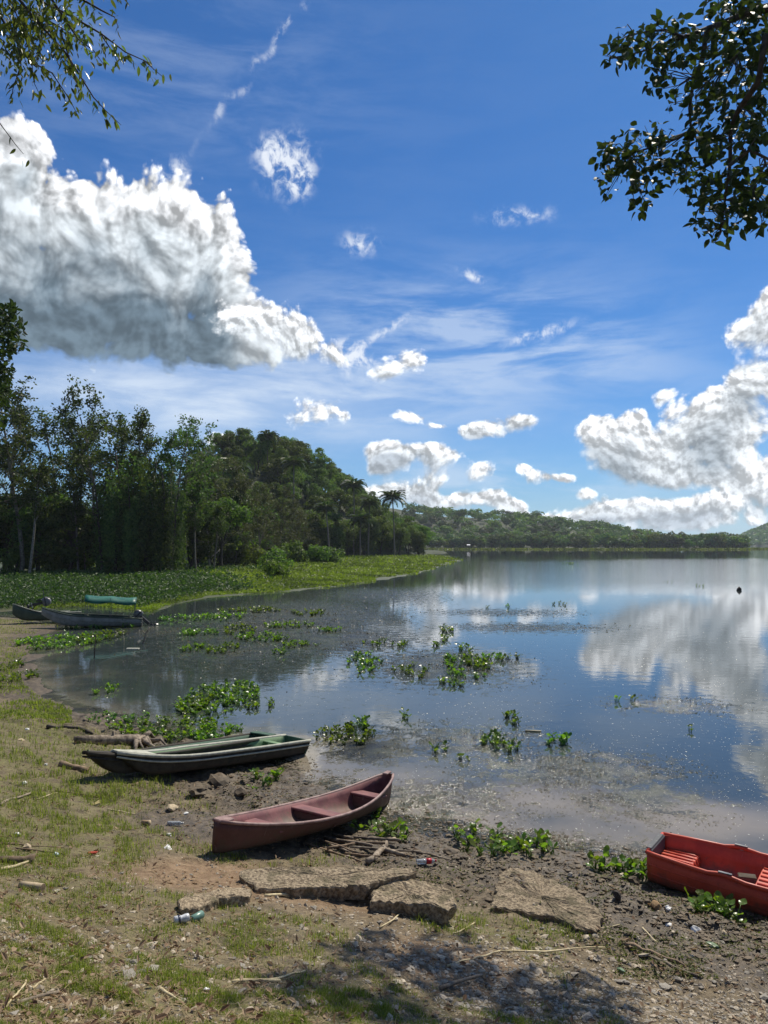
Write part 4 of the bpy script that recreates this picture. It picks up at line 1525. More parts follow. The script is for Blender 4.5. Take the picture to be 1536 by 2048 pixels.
# dugouts
def dugout(A, B, label, inside, rails, Lk, w=.27, hgt=.42, seat=True):
    r = tag(empty('dugout_canoe'), label, 'dugout', 'long wooden dugouts drawn up together')
    L = along(r, A, B) * Lk
    wd = lambda t: w * (.26 + .74 * min(1, t / .38) ** .8) * (1 - .10 * max(0, t - .6))
    sh = lambda t: hgt + .13 * max(0, 1 - t / .30) ** 1.7 + .05 * max(0, t - .7) ** 1
    ke = lambda t: .02 + .38 * max(0, 1 - t / .16) ** 1.6 + .06 * max(0, t - .85)
    st = stations(L, 25, wd, sh, ke, 0)
    st[0] = (st[0][0] - .03, st[0][1] * .75, st[0][2], st[0][3] + .02)
    hb, out = hull_mesh(st, .035, 15, .45, 2.8, floor=.05)
    obj('hull', hb.mesh('hull', [M['tar_wood'], inside], True), r)
    for sd in (0, 1):
        g = rail(out, .030, 6, sd, .0)
        g.build('gunwale', rails, r, True)
    for sd in (0, -1):
        p = np.array([ring[1 if sd == 0 else -2] * .25 + ring[0 if sd == 0 else -1] * .75 for ring in out]) + np.array([0, 0, -.06])
        p[:, 1] *= 1.03
        MB().tube(p, .016, 5).build('rubbing_strake', rails, r, True)
    d = MB()
    tt = np.linspace(.0, .15, 6)
    top = [(L * t - (.03 if i == 0 else 0), s * (wd(t) * (.75 if i == 0 else 1)), sh(t) + .032) for i, t in enumerate(tt) for s in (-1, 1)]
    low = [(p[0], p[1], p[2] - .03) for p in top]
    q = [[2 * i, 2 * i + 1, 2 * i + 3, 2 * i + 2] for i in range(5)]
    q2 = [[12 + 2 * i, 12 + 2 * i + 2, 12 + 2 * i + 3, 12 + 2 * i + 1] for i in range(5)]
    sdq = [[2 * i + s, 2 * i + 2 + s, 14 + 2 * i + s, 12 + 2 * i + s] for i in range(5) for s in (0, 1)]
    d.add(np.array(top + low), np.array(q + q2 + sdq + [[0, 12, 13, 1], [10, 11, 23, 22]]))
    d.build('bow_deck', rails, r, fixn=True)
    if seat:
        boxpart('bench', r, (L * .86, 0, hgt - .05), (.16, 2 * w - .1, .03), M['green_in'])
    return r, L, wd, sh


dug, Ld, dw, dsh = dugout(ground_at(226, 1561, -.02), at_z(583, 1510, -.03), 'long dark dugout with pale rails and light green inside, nearer of the pair', M['green_in'], M['pale_rail'], 1.035, .36, .31)
boxpart('transom', dug, (Ld - .05, 0, .20), (.03, .60, .28), M['green_dark'])
dug2, Ld2, _, _ = dugout(ground_at(168, 1562, .03), at_z(533, 1500, -.04), 'dark dugout with dull rails and green bench, half hidden behind the pale railed one', M['green_dark'], M['tar_wood'], 1.0, .28, .29, False)
boxpart('bench', dug2, (Ld2 * .965, .0, .34), (.24, .5, .03), M['green_dark'])

# red plastic dinghy
A = ground_at(1304, 1722, 0)
A = np.array([3.43, 9.93, -0.03])
red = tag(empty('dinghy'), 'red plastic dinghy with ribbed seats, cut by the right edge', 'dinghy')
along(red, A + np.array([0, 0, .06]), A + np.array([.82, -.57, .03]), 0)
L = 2.7
rw = lambda t: .36 + .15 * math.sin(math.pi * min(1, t * .95)) ** .8 - .34 * max(0, t - .6) ** 1.5 * 1.4
rs = lambda t: .355 + .03 * (1 - t) ** 2 + .10 * max(0, t - .5)
rk = lambda t: .0 + .22 * max(0, t - .72) ** 1.3 * 2
st = stations(L, 27, rw, rs, rk)
hb, out = hull_mesh(st, .028, 17, .32, 5.0, floor=.05)
obj('hull', hb.mesh('hull', [M['red_plastic'], M['red_plastic']], True), red)
for sd in (0, 1):
    p = np.array([ring[0 if sd == 0 else -1] for ring in out])
    # the rail swells at the rowlock
    p[:, 2] += .028 * np.exp(-((p[:, 0] - .92) / .13) ** 4)
    MB().tube(p, .026, 8).build('gunwale', M['red_plastic'], red, True)
    boxpart('rowlock_plate', red, (.92, (-1 if sd == 0 else 1) * (rw(.34) - .0), rs(.34) + .055), (.15, .04, .012), M['motor_grey'], bev=.004)
    for zz in (.24, .13):
        q = np.array([[x, (-1 if sd == 0 else 1) * (w_ * (zz / .40) ** .07 * .985 + .004), zz + (zk * .5)] for x, w_, zs, zk in st])
        MB().tube(q, .010, 5).build('strake', M['red_plastic'], red, True)
MB().tube([(0, -rw(0), rs(0)), (0, rw(0), rs(0))], .024, 8).build('transom_rail', M['red_plastic'], red, True)
boxpart('transom_board', red, (.035, 0, rs(0) - .075), (.022, .60, .17), M['grey_board'])
boxpart('transom_cap', red, (0.0, 0, rs(0) + .018), (.07, .56, .022), M['grey_board'])


def ribbed_seat(x0, x1, z, w):
    s = boxpart('seat', red, ((x0 + x1) / 2, 0, z), (x1 - x0, w, .03), M['red_plastic'], bev=.01)
    boxpart('seat_front', s, (x1 - .012, 0, z / 2 + .02), (.026, w, z - .07), M['red_plastic'], bev=.008)
    n = 7
    for i in range(n):
        y = (i - (n - 1) / 2) * w / (n + .3)
        bb = MB().tube([(x0 + .02, y, z + .014), (x1 - .05, y, z + .016), (x1 - .012, y, z + .006), (x1 + .004, y, z - .03), (x1 + .006, y, z - .10)], .021, 6)
        bb.build('rib', M['red_plastic'], s, True)
    return s


ribbed_seat(.04, .46, .21, .70)
ribbed_seat(1.18, 1.50, .23, .92)
ribbed_seat(2.1, 2.5, .27, .6)
pad = boxpart('bailer', None, (0, 0, 0), (.20, .09, .02), M['tar_wood'])
pad.name = 'paddle_blade'
pad.parent = None
mw = Matrix.Translation(Vector(A) + Vector((.82, -.57, 0)) * 1.08 + Vector((0, 0, .285))) @ Matrix.Rotation(-.3, 4, 'Z') @ Matrix.Rotation(.25, 4, 'X')
pad.matrix_world = mw
tag(pad, 'dark paddle blade lying across the middle seat of the red dinghy', 'paddle')

# motor boat under the green awning and the canoe behind it
A, B = at_z(82, 1252, .12), at_z(284, 1253, -.05)
mb = tag(empty('motor_boat'), 'narrow grey white motor boat with green awning and tilted outboard', 'motor boat')
L = along(mb, A, B)
mw_ = lambda t: .08 + .56 * min(1, t / .45) ** .75
ms_ = lambda t: .62 - .16 * t + .30 * max(0, 1 - t / .35) ** 1.6
mk_ = lambda t: .02 + .55 * max(0, 1 - t / .28) ** 1.8
hb, out = hull_mesh(stations(L, 21, mw_, ms_, mk_), .03, 15, .5, 3.2)
obj('hull', hb.mesh('hull', [M['boat_white'], M['boat_green']], True), mb)
for sd in (0, 1):
    rail(out, .035, 6, sd).build('gunwale', M['boat_green'], mb, True)
    p = np.array([ring[1 if sd == 0 else -2] for ring in out]) + np.array([0, 0, -.03])
    p[:, 1] *= 1.02
    MB().tube(p, .02, 5).build('strake', M['boat_white'], mb, True)
for t in (.30, .52, .72, .9):
    boxpart('bench', mb, (L * t, 0, .40), (.26, 2 * mw_(t) - .1, .04), M['boat_green'])
x0, x1 = L * .42, L * .93
cz = 1.42
aw = MB()
nu, nv = 13, 9
u = np.linspace(0, 1, nu); v = np.linspace(-1, 1, nv)
U, V = np.meshgrid(u, v, indexing='ij')
sag = -.05 * np.sin(np.pi * ((U * 2.0) % 1)) ** 1
Z = cz + .13 * (1 - np.abs(V) ** 1.7) + sag * .8 - .10 * np.abs(V) ** 6 - .10 * (U - .4)
top = np.stack([x0 + (x1 - x0) * U, V * .78, Z], -1).reshape(-1, 3)
i, j = np.meshgrid(np.arange(nu - 1), np.arange(nv - 1), indexing='ij')
q = np.stack([i * nv + j, (i + 1) * nv + j, (i + 1) * nv + j + 1, i * nv + j + 1], -1).reshape(-1, 4)
bot = top - np.array([0, 0, .012])
nn = nu * nv
ring = [k for k in range(nv)] + [k * nv + nv - 1 for k in range(1, nu)] + [(nu - 1) * nv + k for k in range(nv - 2, -1, -1)] + [k * nv for k in range(nu - 2, 0, -1)]
sq = np.array([[ring[k], ring[(k + 1) % len(ring)], nn + ring[(k + 1) % len(ring)], nn + ring[k]] for k in range(len(ring))])
aw.add(np.concatenate([top, bot]), [q, q[:, ::-1] + nn, sq])
aw = aw.build('awning', M['tarp'], mb, True)
for sy in (-1, 1):                                          # hanging side flap
    fl = MB()
    k = 17
    uu = np.linspace(0, 1, k)
    zt = cz - .10 + (-.05 * np.sin(np.pi * ((uu * 2.0) % 1))) * .8 - .10 * (uu - .4)
    dp = .06 + .02 * np.sin(uu * 9) + .03 * np.abs(np.sin(np.pi * uu * 2))
    ft = np.stack([x0 + (x1 - x0) * uu, np.full(k, sy * .785), zt], 1)
    fb = np.stack([x0 + (x1 - x0) * uu, sy * (.77 - .03 * np.sin(uu * 20)), zt - dp], 1)
    fl.add(np.concatenate([ft, fb, ft + [0, sy * .008, 0], fb + [0, sy * .008, 0]]), np.concatenate([np.array([[a_, a_ + 1, k + a_ + 1, k + a_], [2 * k + a_, 3 * k + a_, 3 * k + a_ + 1, 2 * k + a_ + 1]]) for a_ in range(k - 1)]))
    fl.build('flap', M['tarp'], aw, True)
for xx in (x0 + .05, (x0 + x1) / 2, x1 - .05):
    for sy in (-1, 1):
        MB().tube([(xx, sy * .56, .45), (xx, sy * .70, cz + .05)], .014, 6).build('post', M['motor_grey'], mb)


def outboard(parent, x, z, tilt):
    e = empty('outboard_motor', (x, 0, z), (0, tilt, 0))
    e.parent = parent
    cw_ = MB()
    prof = [(-.20, .13, .30), (-.22, .16, .40), (-.20, .165, .56), (-.14, .15, .66), (-.05, .10, .70)]
    rings = []
    for (dx, hy_, zz) in prof:
        a_ = np.linspace(0, 2 * math.pi, 13)[:-1]
        rings.append(np.stack([np.sign(np.cos(a_)) * np.abs(np.cos(a_)) ** .6 * abs(dx) * 1.1 + .02, np.sign(np.sin(a_)) * np.abs(np.sin(a_)) ** .6 * hy_, np.full(12, zz)], 1))
    V = np.concatenate(rings)
    qi = np.array([[r * 12 + k, r * 12 + (k + 1) % 12, (r + 1) * 12 + (k + 1) % 12, (r + 1) * 12 + k] for r in range(4) for k in range(12)])
    cw_.add(V, [qi, np.arange(12)[::-1][None], (48 + np.arange(12))[None]])
    cw_.build('cowl', M['motor_grey'], e, True)
    MB().box((0, 0, .46), (.50, .346, .07), bev=.01).build('cowl_band', M['motor_black'], e)
    MB().box((.03, 0, .02), (.16, .12, .60), bev=.03).build('shaft', M['motor_black'], e)
    MB().box((.06, 0, -.32), (.32, .16, .02), bev=.005).box((.08, 0, -.45), (.13, .07, .26), bev=.02).tube([(-.08, 0, -.50), (.0, 0, -.50), (.18, 0, -.50), (.26, 0, -.50)], [.01, .05, .045, .02], 8).build('lower_unit', M['motor_black'], e)
    pr = MB().tube([(.26, 0, -.50), (.32, 0, -.50)], .03, 8)
    for k in range(3):
        a_ = k * 2.094
        pr.box((.29, math.cos(a_) * .09, -.50 + math.sin(a_) * .09), (.012, .09, .15), np.array(Matrix.Rotation(a_, 3, 'X')) @ np.array(Matrix.Rotation(.5, 3, 'Y')), bev=.004)
    pr.build('propeller', M['motor_grey'], e)
    MB().tube([(-.15, 0, .36), (-.45, .04, .40), (-.62, .05, .41)], [.02, .018, .022], 6).build('tiller', M['motor_black'], e)
    MB().box((-.13, 0, .1), (.08, .22, .30), bev=.015).build('bracket', M['motor_black'], e)
    return e


outboard(mb, L + .12, .30, -.85)
A, B = at_z(24, 1243, .25), at_z(150, 1240, .02)
gc = tag(empty('canoe'), 'dark green canoe nosed onto the left bank behind the motor boat', 'canoe')
L = along(gc, A, B)
hb, out = hull_mesh(stations(L, 19, lambda t: .06 + .42 * math.sin(math.pi * min(.5, t)) ** .8, lambda t: .46 + .42 * max(0, 1 - t / .4) ** 1.5, lambda t: .02 + .35 * max(0, 1 - t / .25) ** 2), .03, 13, .5, 2.8)
obj('hull', hb.mesh('hull', [M['boat_green'], M['boat_green']], True), gc)
for sd in (0, 1):
    rail(out, .03, 6, sd).build('gunwale', M['boat_white'], gc, True)
for t in (.35, .6, .85):
    boxpart('bench', gc, (L * t, 0, .36), (.24, .75, .04), M['boat_green'])
mo = at_z(68, 1230, .4)
ob = outboard(None, 0, 0, 1.25)
ob.location = (mo[0], mo[1] + .4, 1.0)
ob.rotation_euler = (0, 1.35, .1)
tag(ob, 'dark outboard motor lying tilted over the green canoe', 'motor')
MB().tube([(0, 0, 0), (.25, 0, -.3), (.3, .1, -.75)], .03, 5).build('strut', M['motor_black'], ob)

# ------------------------------------------------------------------ concrete slabs
def slab(outline_px, label, flat_z=None, off=.12, thick=.14, seed=1, gap=True, deep=.10, amp=.012, lift=None):
    """broken slab: top read off as an outline, rough top and broken sides"""
    rg = np.random.default_rng(seed)
    pts = []
    for k, (px, py) in enumerate(outline_px):
        if flat_z is None:
            pts.append(ground_at(px, py, off if lift is None else lift[k]))
        else:
            pts.append(at_z(px, py, flat_z))
    pts = np.array(pts)
    dense_ = []
    for i in range(len(pts)):
        a_, b_ = pts[i], pts[(i + 1) % len(pts)]
        k = max(2, int(np.linalg.norm(b_ - a_) / .035))
        for t in np.arange(k) / k:
            dense_.append(a_ + (b_ - a_) * t)
    D = np.array(dense_)
    n = len(D)
    c = D.mean(0)
    A_ = np.c_[D[:, 0], D[:, 1], np.ones(n)]
    pl, *_ = np.linalg.lstsq(A_, D[:, 2], rcond=None)
    if flat_z is None:
        D[:, 2] = .6 * (A_ @ pl) + .4 * D[:, 2]
    out = (D - c); out[:, 2] = 0
    out /= np.linalg.norm(out, axis=1)[:, None] + 1e-9
    jag = (fbm(D[:, 0] * 9, D[:, 1] * 9, seed + 3, 3, .7) - .5) * .12
    D = D + out * jag[:, None]
    rings = []
    for f in (1.0, .97, .9, .8, .68, .54, .4, .26, .12):
        Rr = c + (D - c) * f
        zz = (fbm(Rr[:, 0] * 5, Rr[:, 1] * 5, seed, 4, .6) - .5) * amp * 3 + (fbm(Rr[:, 0] * 22, Rr[:, 1] * 22, seed + 9, 3, .7) - .5) * amp * 2.4
        Rr = Rr + np.array([0, 0, 1]) * (zz - (.014 if f == 1.0 else 0))[:, None]
        rings.append(Rr)
    side = []
    for k, dz in enumerate((.35, .7, 1.0)):
        S = D - np.array([0, 0, dz * thick]) - out * (deep * (dz ** 2) * .35 * rg.uniform(.6, 1.3, n))[:, None]
        S = S + out * ((fbm(D[:, 0] * 14 + k, D[:, 1] * 14, seed + 20 + k, 3, .7) - .5) * .06)[:, None]
        side.append(S)
    order = side[::-1] + rings
    V = np.concatenate(order + [c[None] + np.array([[0, 0, 0]])])
    m = len(order)
    q = [[r * n + k, r * n + (k + 1) % n, (r + 1) * n + (k + 1) % n, (r + 1) * n + k] for r in range(m - 1) for k in range(n)]
    tri = [[(m - 1) * n + k, (m - 1) * n + (k + 1) % n, m * n] for k in range(n)]
    b = MB().add(V - c, [np.array(q), np.array(tri), np.arange(n)[::-1][None]])
    o = b.build('concrete_slab', M['concrete'])
    o.location = c
    return tag(o, label, 'concrete slab', 'broken concrete slabs')


g = ground_at(610, 1792)
slab([(478, 1750), (486, 1738), (560, 1735), (690, 1736), (790, 1735), (826, 1735), (834, 1744), (800, 1752), (760, 1758), (735, 1770), (700, 1772), (600, 1776), (512, 1780)],
     'long grey broken slab lying level in front of the maroon canoe', flat_z=g[2] + .12, thick=.15, seed=2)
g = ground_at(820, 1836)
slab([(742, 1782), (770, 1764), (830, 1760), (870, 1766), (905, 1782), (908, 1802), (898, 1818), (850, 1812), (790, 1806), (738, 1806)],
     'smaller stony slab tilted against the right end of the long slab', flat_z=g[2] + .11, thick=.15, seed=5, amp=.022)
slab([(356, 1797), (400, 1788), (470, 1772), (500, 1778), (498, 1792), (450, 1800), (400, 1812), (362, 1815)], 'low earth covered slab at the left end of the long slab', off=.07, thick=.12, seed=7, amp=.02)
slab([(985, 1790), (1000, 1745), (1020, 1732), (1060, 1736), (1100, 1756), (1150, 1785), (1195, 1812), (1205, 1838), (1196, 1862), (1150, 1852), (1100, 1830), (1040, 1816), (980, 1812)],
     'broad gravelly slab sloping down on the mud beside the hyacinth', off=.06, thick=.14, seed=9, amp=.022)

# ------------------------------------------------------------------ sticks, logs
def stick(p0, p1, r0, r1, label, name='stick', m='driftwood', cat='stick', group=None, bend=.03, o0=.02, o1=.02, k=6, seed=0, n=8, knob=0):
    rg = np.random.default_rng(seed + int(p0[0] * 3 + p1[1]))
    a_, b_ = ground_at(*p0, 0), ground_at(*p1, 0)
    a_ = a_ + np.array([0, 0, o0]); b_ = b_ + np.array([0, 0, o1])
    t = np.linspace(0, 1, n)[:, None]
    path = a_ + (b_ - a_) * t
    ln = np.linalg.norm(b_ - a_)
    wob = np.cumsum(rg.normal(size=(n, 3)), 0) * bend * ln / 3
    wob -= wob[0] + (wob[-1] - wob[0]) * t
    wob[:, 2] *= .4
    path = path + wob
    gzv = H(path[:, 0], path[:, 1])
    path[:, 2] = np.maximum(path[:, 2], np.maximum(gzv, 0) + .3 * r0)
    rad = np.linspace(r0, r1, n) * rg.uniform(.85, 1.15, n)
    if knob:
        rad[-2:] *= knob
    b = MB().tube(path - a_, rad, k, wob=.12, rng=rg)
    o = b.build(name, M[m], None, True)
    o.location = a_
    return tag(o, label, cat, group)


PILE = [((607, 1690), (722, 1728), .016, .012, 'thin stick sticking out to the left under the pile'), ((640, 1686), (700, 1712), .018, .014, 'short pale stick on the left of the pile'), ((648, 1683), (745, 1700), .020, .016, 'pale stick lying along the back of the pile'),
        ((660, 1690), (770, 1698), .022, .016, 'long pale stick across the middle of the pile'), ((690, 1680), (800, 1694), .026, .018, 'thick stick pointing at the hyacinth from the pile'), ((735, 1730), (789, 1682), .040, .032, 'thickest forked branch standing across the right of the pile'),
        ((655, 1705), (735, 1690), .016, .010, 'thin stick slanting up across the pile'), ((700, 1704), (840, 1712), .014, .010, 'long thin stick running right from the pile'), ((676, 1676), (705, 1688), .024, .018, 'short thick stub at the top of the pile'),
        ((720, 1715), (650, 1696), .014, .010, 'dark thin twig low in the pile'), ((815, 1707), (905, 1726), .012, .008, 'thin dark stick behind the plastic bottle'), ((770, 1710), (810, 1718), .030, .028, 'short pale billet right of the pile'),
        ((690, 1712), (760, 1722), .012, .010, 'thin brown stick at the front of the pile')]
for i, (p0, p1, r0, r1, lab) in enumerate(PILE):
    stick(p0, p1, r0, r1, lab, m='driftwood' if i % 3 else 'dead_wood', group='stick pile by the canoe', o0=.03 + .012 * (i % 4), o1=.03 + .015 * (i % 5), seed=i)
LONE = [((-6, 1722), (68, 1724), .030, .045, 'brown branch with a round knob end at the left edge', 'dead_wood', 1.35), ((0, 1742), (62, 1724), .018, .012, 'pale stick under the knobbed branch', 'straw', 0),
        ((-4, 1688), (128, 1698), .010, .006, 'thin dark stick above the knobbed branch', 'dead_wood', 0), ((30, 1698), (125, 1710), .008, .006, 'second thin dark stick above the knobbed branch', 'dead_wood', 0), ((0, 1612), (62, 1588), .020, .014, 'grey pole lying on grass at the left edge', 'driftwood', 0),
        ((75, 1600), (115, 1587), .008, .006, 'thin straw left of the dugout bow shadow', 'straw', 0), ((110, 1583), (195, 1596), .009, .007, 'dark thin stick below the dugout bow', 'dead_wood', 0), ((215, 1620), (270, 1630), .008, .006, 'thin straw beside the yellow block', 'straw', 0),
        ((895 / 1, 1935), (1000, 1905), .010, .007, 'long thin cane lying across the gravel', 'straw', 0), ((1000, 1905), (1210, 1898), .008, .005, 'pale cane pointing right over the gravel', 'straw', 0), ((1252, 1892), (1370, 1935), .022, .012, 'thick brown stick on the mud right of the broad slab', 'dead_wood', 0),
        ((1290, 1912), (1395, 1955), .014, .010, 'grey curved stick under the thick brown stick', 'driftwood', 0), ((1285, 1858), (1315, 1888), .008, .006, 'short straw by the broad slab', 'straw', 0), ((880, 1980), (975, 1950), .016, .010, 'grey split stick in the tree shade', 'driftwood', 0),
        ((1435, 2010), (1480, 2048), .012, .010, 'dark stick in the shade near the lower right corner', 'dead_wood', 0), ((465, 1968), (560, 1966), .012, .010, 'pale split cane on the grass with a dark stone on it', 'straw', 0), ((520, 1966), (610, 1946), .009, .006, 'thin reed crossing the split cane', 'straw', 0),
        ((530, 1794), (580, 1792), .016, .012, 'pale stick at the foot of the long slab', 'straw', 0), ((760, 1858), (802, 1828), .008, .006, 'upright leaning straw in front of the small slab', 'straw', 0), ((320, 1982), (370, 2012), .012, .004, 'dry pointed reed blade on the grass', 'straw', 0),
        ((12, 2020), (52, 1966), .007, .005, 'straw standing slanted in the lower left grass', 'straw', 0), ((35, 2012), (115, 1990), .012, .008, 'forked pale twig in the lower left grass', 'driftwood', 0), ((60, 1985), (92, 1960), .007, .005, 'thin straw crossing the forked twig', 'straw', 0),
        ((950, 1848), (905, 1870), .008, .005, 'thin straw on gravel below the small slab', 'straw', 0), ((1180, 1862), (1240, 1852), .007, .005, 'thin straw at the right foot of the broad slab', 'straw', 0)]
for i, (p0, p1, r0, r1, lab, m_, kb) in enumerate(LONE):
    stick(p0, p1, r0, r1, lab, m=m_, seed=50 + i, knob=kb, o0=.012, o1=.015)

# driftwood log with its root end
lg = tag(empty('driftwood_log', ground_at(240, 1490)), 'weathered driftwood log with splayed roots behind the dugout bows', 'log')
c0_ = np.array(lg.location)
rgl = np.random.default_rng(4)
pts = np.array([ground_at(px, py, .08) for px, py in ((150, 1478), (190, 1480), (225, 1480), (255, 1480), (285, 1484))]) - c0_
MB().tube(pts, [.05, .08, .10, .12, .15], 9, wob=.25, rng=rgl).build('trunk', M['driftwood'], lg, True)
for k, (px, py, r) in enumerate([(306, 1496, .07), (322, 1503, .035), (270, 1504, .05), (342, 1501, .025), (296, 1474, .06), (312, 1480, .04), (288, 1500, .03)]):
    e = ground_at(px, py, .01) - c0_
    s0 = pts[-1] + rgl.normal(size=3) * .05
    mid = (s0 + e) / 2 + np.array([rgl.normal() * .06, rgl.normal() * .05, rgl.uniform(.02, .16)])
    MB().tube([s0, mid, e], [.09, r * 1.1, r * .5], 6, wob=.2, rng=rgl).build('root', M['driftwood'], lg, True)
stub = MB().tube([pts[2], pts[2] + np.array([.02, 0, .18])], [.035, .02], 6, wob=.2, rng=rgl).build('branch_stub', M['driftwood'], lg, True)
stick((95, 1455), (185, 1470), .05, .03, 'dark rotten branch on the grass left of the driftwood log', 'rotten_branch', 'bark_dark', 'branch', seed=3)
stick((120, 1532), (175, 1545), .06, .05, 'smooth brown log piece under the dugout bows', 'log_piece', 'dead_wood', 'log', seed=8, o0=.03, o1=.03)

# stakes and branches in the inlet
def pole(p, top, r, label, lean=0.0, m='bark_dark', name='stake', cat='stake'):
    a_ = at_z(*p)
    hgt = (p[1] - top) / 1538 * a_[1]
    o = MB().tube([(0, 0, -.3), (lean * .5, 0, hgt * .5), (lean, 0, hgt)], [r, r * .9, r * .7], 6).build(name, M[m], None, True)
    o.location = a_
    return tag(o, label, cat)


pole((188, 1318), 1268, .022, 'dark stake standing in the inlet before the motor boat', .05)
pole((248, 1290), 1276, .012, 'thin pale stake in the inlet right of the hyacinth bed', .0, 'straw')
br = at_z(284, 1287)
o = MB().tube(np.array([(0, 0, -.1), (.15, 0, .22), (.18, 0, .5), (.4, .02, .85)]) * .8, [.05, .035, .03, .015], 6).tube(np.array([(.18, 0, .5), (.05, 0, .62), (.02, 0, .7)]) * .8, [.025, .015, .01], 5).build('snag', M['driftwood'], None, True)
o.location = br
tag(o, 'pale bent branch rising out of the inlet by the outboard', 'branch')
line = [at_z(px, py, z) for px, py, z in ((188, 1318, .12), (215, 1316, .02), (250, 1308, .03), (280, 1302, .02), (296, 1300, .02))]
tag(MB().tube(np.array(line), .008, 5).build('rope', M['tarp'], None, True), 'faded green rope floating from the dark stake', 'rope')
f_ = at_z(1050, 1463, .0)
fs = at_z(1082, 1464, .0)
tag(MB().tube(np.array([f_ + [0, 0, .015], (f_ + fs) / 2 + [0, 0, .02], fs + [0, 0, .015]]), .02, 6).build('floating_stick', M['straw'], None, True), 'pale straight stick floating by the dense hyacinth clump', 'stick')
sn = at_z(1478, 1181)
o = MB().tube([(-.3, 0, -.2), (-.12, 0, .12), (.05, 0, .28), (.22, .05, .10), (.3, .1, -.2)], [.16, .22, .24, .2, .1], 7, wob=.2, rng=rgl).build('stump', M['bark_dark'], None, True)
o.location = sn
o.scale = (.6, .6, .7)
tag(o, 'dark stump breaking the open water near the right edge', 'stump')
o = MB().box((0, 0, 0), (.5, .2, .03), bev=.01).build('foam_board', M['pale_rail'])
o.location = at_z(266, 1297, .015)
tag(o, 'white board floating flat in the inlet', 'board')

# far house
h0 = at_z(902, 1096, .3)
hz = h0 * np.array([1, 1, 0]) + np.array([0, 0, 2.0])
hs = tag(empty('house', (h0[0], 596, 2.2)), 'tiny house with a white roof on the far shore', 'house')
hs.scale = (.5, .5, .5)
MB().box((0, 0, 1.0), (4.2, 3.2, 2.4)).build('wall', M['driftwood'], hs)
mwh, t, bs = mat('white_roof'); t.put(bs.inputs['Base Color'], (.8, .8, .8)); bs.inputs['Roughness'].default_value = .5
MB().add([(-2.6, -2.2, 2.2), (2.6, -2.2, 2.2), (2.6, 0, 3.4), (-2.6, 0, 3.4), (-2.6, 2.2, 2.2), (2.6, 2.2, 2.2)], np.array([[0, 1, 2, 3], [3, 2, 5, 4]])).build('roof', mwh, hs)

# ------------------------------------------------------------------ litter
def simple(name, col, rough=.4, spec=.5, trans=0.0):
    m, t, bs = mat(name)
    v = t.n.new('ShaderNodeTexCoord').outputs['Object']
    n = t.noise(v, 25, 5, .6)
    t.put(bs.inputs['Base Color'], t.mix(t.ss(n, .4, .7), col, tuple(c * .6 for c in col)))
    bs.inputs['Roughness'].default_value = rough
    bs.inputs['Specular IOR Level'].default_value = spec
    bs.inputs['Transmission Weight'].default_value = trans
    return m


M['clear'] = simple('clear_plastic', (.72, .76, .78), .15, .5, .55)
M['label_red'] = simple('red_label', (.55, .02, .03), .4)
M['alu'] = simple('can_metal', (.62, .63, .65), .3)
M['dark_print'] = simple('dark_print', (.05, .06, .09), .4)
M['teal_can'] = simple('green_can', (.16, .28, .22), .35)
M['card'] = simple('card', (.50, .40, .26), .8, .2)
M['cup_brown'] = simple('cup_brown', (.34, .23, .13), .6, .3)
M['foam'] = simple('white_foam', (.75, .74, .70), .7, .3)
M['yellow_wood'] = simple('yellow_wood', (.55, .45, .20), .8, .2)
M['cloth_red'] = simple('red_cloth', (.50, .09, .06), .9, .1)
M['blue_white'] = simple('blue_white_wrap', (.45, .55, .60), .5, .3)
M['husk'] = simple('coconut_husk', (.30, .20, .11), .9, .1)
M['green_glass'] = simple('green_plastic', (.15, .22, .10), .35)


def lathe(prof, k=12, mat_=0):
    b = MB()
    a_ = np.arange(k) / k * 2 * math.pi
    V = np.concatenate([np.stack([np.full(k, x), r * np.cos(a_), r * np.sin(a_)], 1) for x, r in prof])
    q = np.array([[i * k + j, i * k + (j + 1) % k, (i + 1) * k + (j + 1) % k, (i + 1) * k + j] for i in range(len(prof) - 1) for j in range(k)])
    b.add(V, [q, np.arange(k)[::-1][None], ((len(prof) - 1) * k + np.arange(k))[None]], mat_)
    return b


def lying(name, px, py, yaw, lift, label, cat, pitch=0.0):
    e = empty(name, ground_at(px, py) + np.array([0, 0, lift]), (0, pitch, yaw))
    return tag(e, label, cat)


bt = lying('plastic_bottle', 852, 1728, .15, .033, 'clear crushed plastic bottle with a red label beside the long slab', 'bottle')
lathe([(-.12, .028), (-.115, .033), (-.06, .030), (-.03, .033), (.0, .033)], 12).build('body', M['clear'], bt, True)
lathe([(.0, .0335), (.068, .0335)], 12).build('label', M['label_red'], bt, True)
lathe([(.068, .033), (.08, .029), (.10, .016), (.112, .0125)], 12).build('neck', M['clear'], bt, True)
lathe([(.112, .015), (.13, .015)], 10).build('cap', M['label_red'], bt, True)
cn = lying('drink_can', 363, 1846, .5, .033, 'white crushed drink can with dark print at the left slab foot', 'can')
lathe([(-.06, .024), (-.056, .031), (-.02, .030), (.0, .026), (.03, .031), (.055, .031), (.06, .025)], 14).build('body', M['alu'], cn, True)
lathe([(-.03, .0312), (-.012, .0302)], 14).build('print_band', M['dark_print'], cn, True)
lathe([(.06, .025), (.061, .003)], 12).build('lid', M['alu'], cn)
cn2 = lying('drink_can', 394, 1842, 1.0, .033, 'dull greenish drink can half hidden in grass by the left slab', 'can')
lathe([(-.06, .024), (-.056, .031), (.055, .031), (.06, .025)], 14).build('body', M['teal_can'], cn2, True)
lathe([(.06, .025), (.061, .003)], 12).build('lid', M['alu'], cn2)
b2 = lying('plastic_bottle', 350, 1651, .05, .03, 'flattened clear bottle on dark mud left of the canoe', 'bottle')
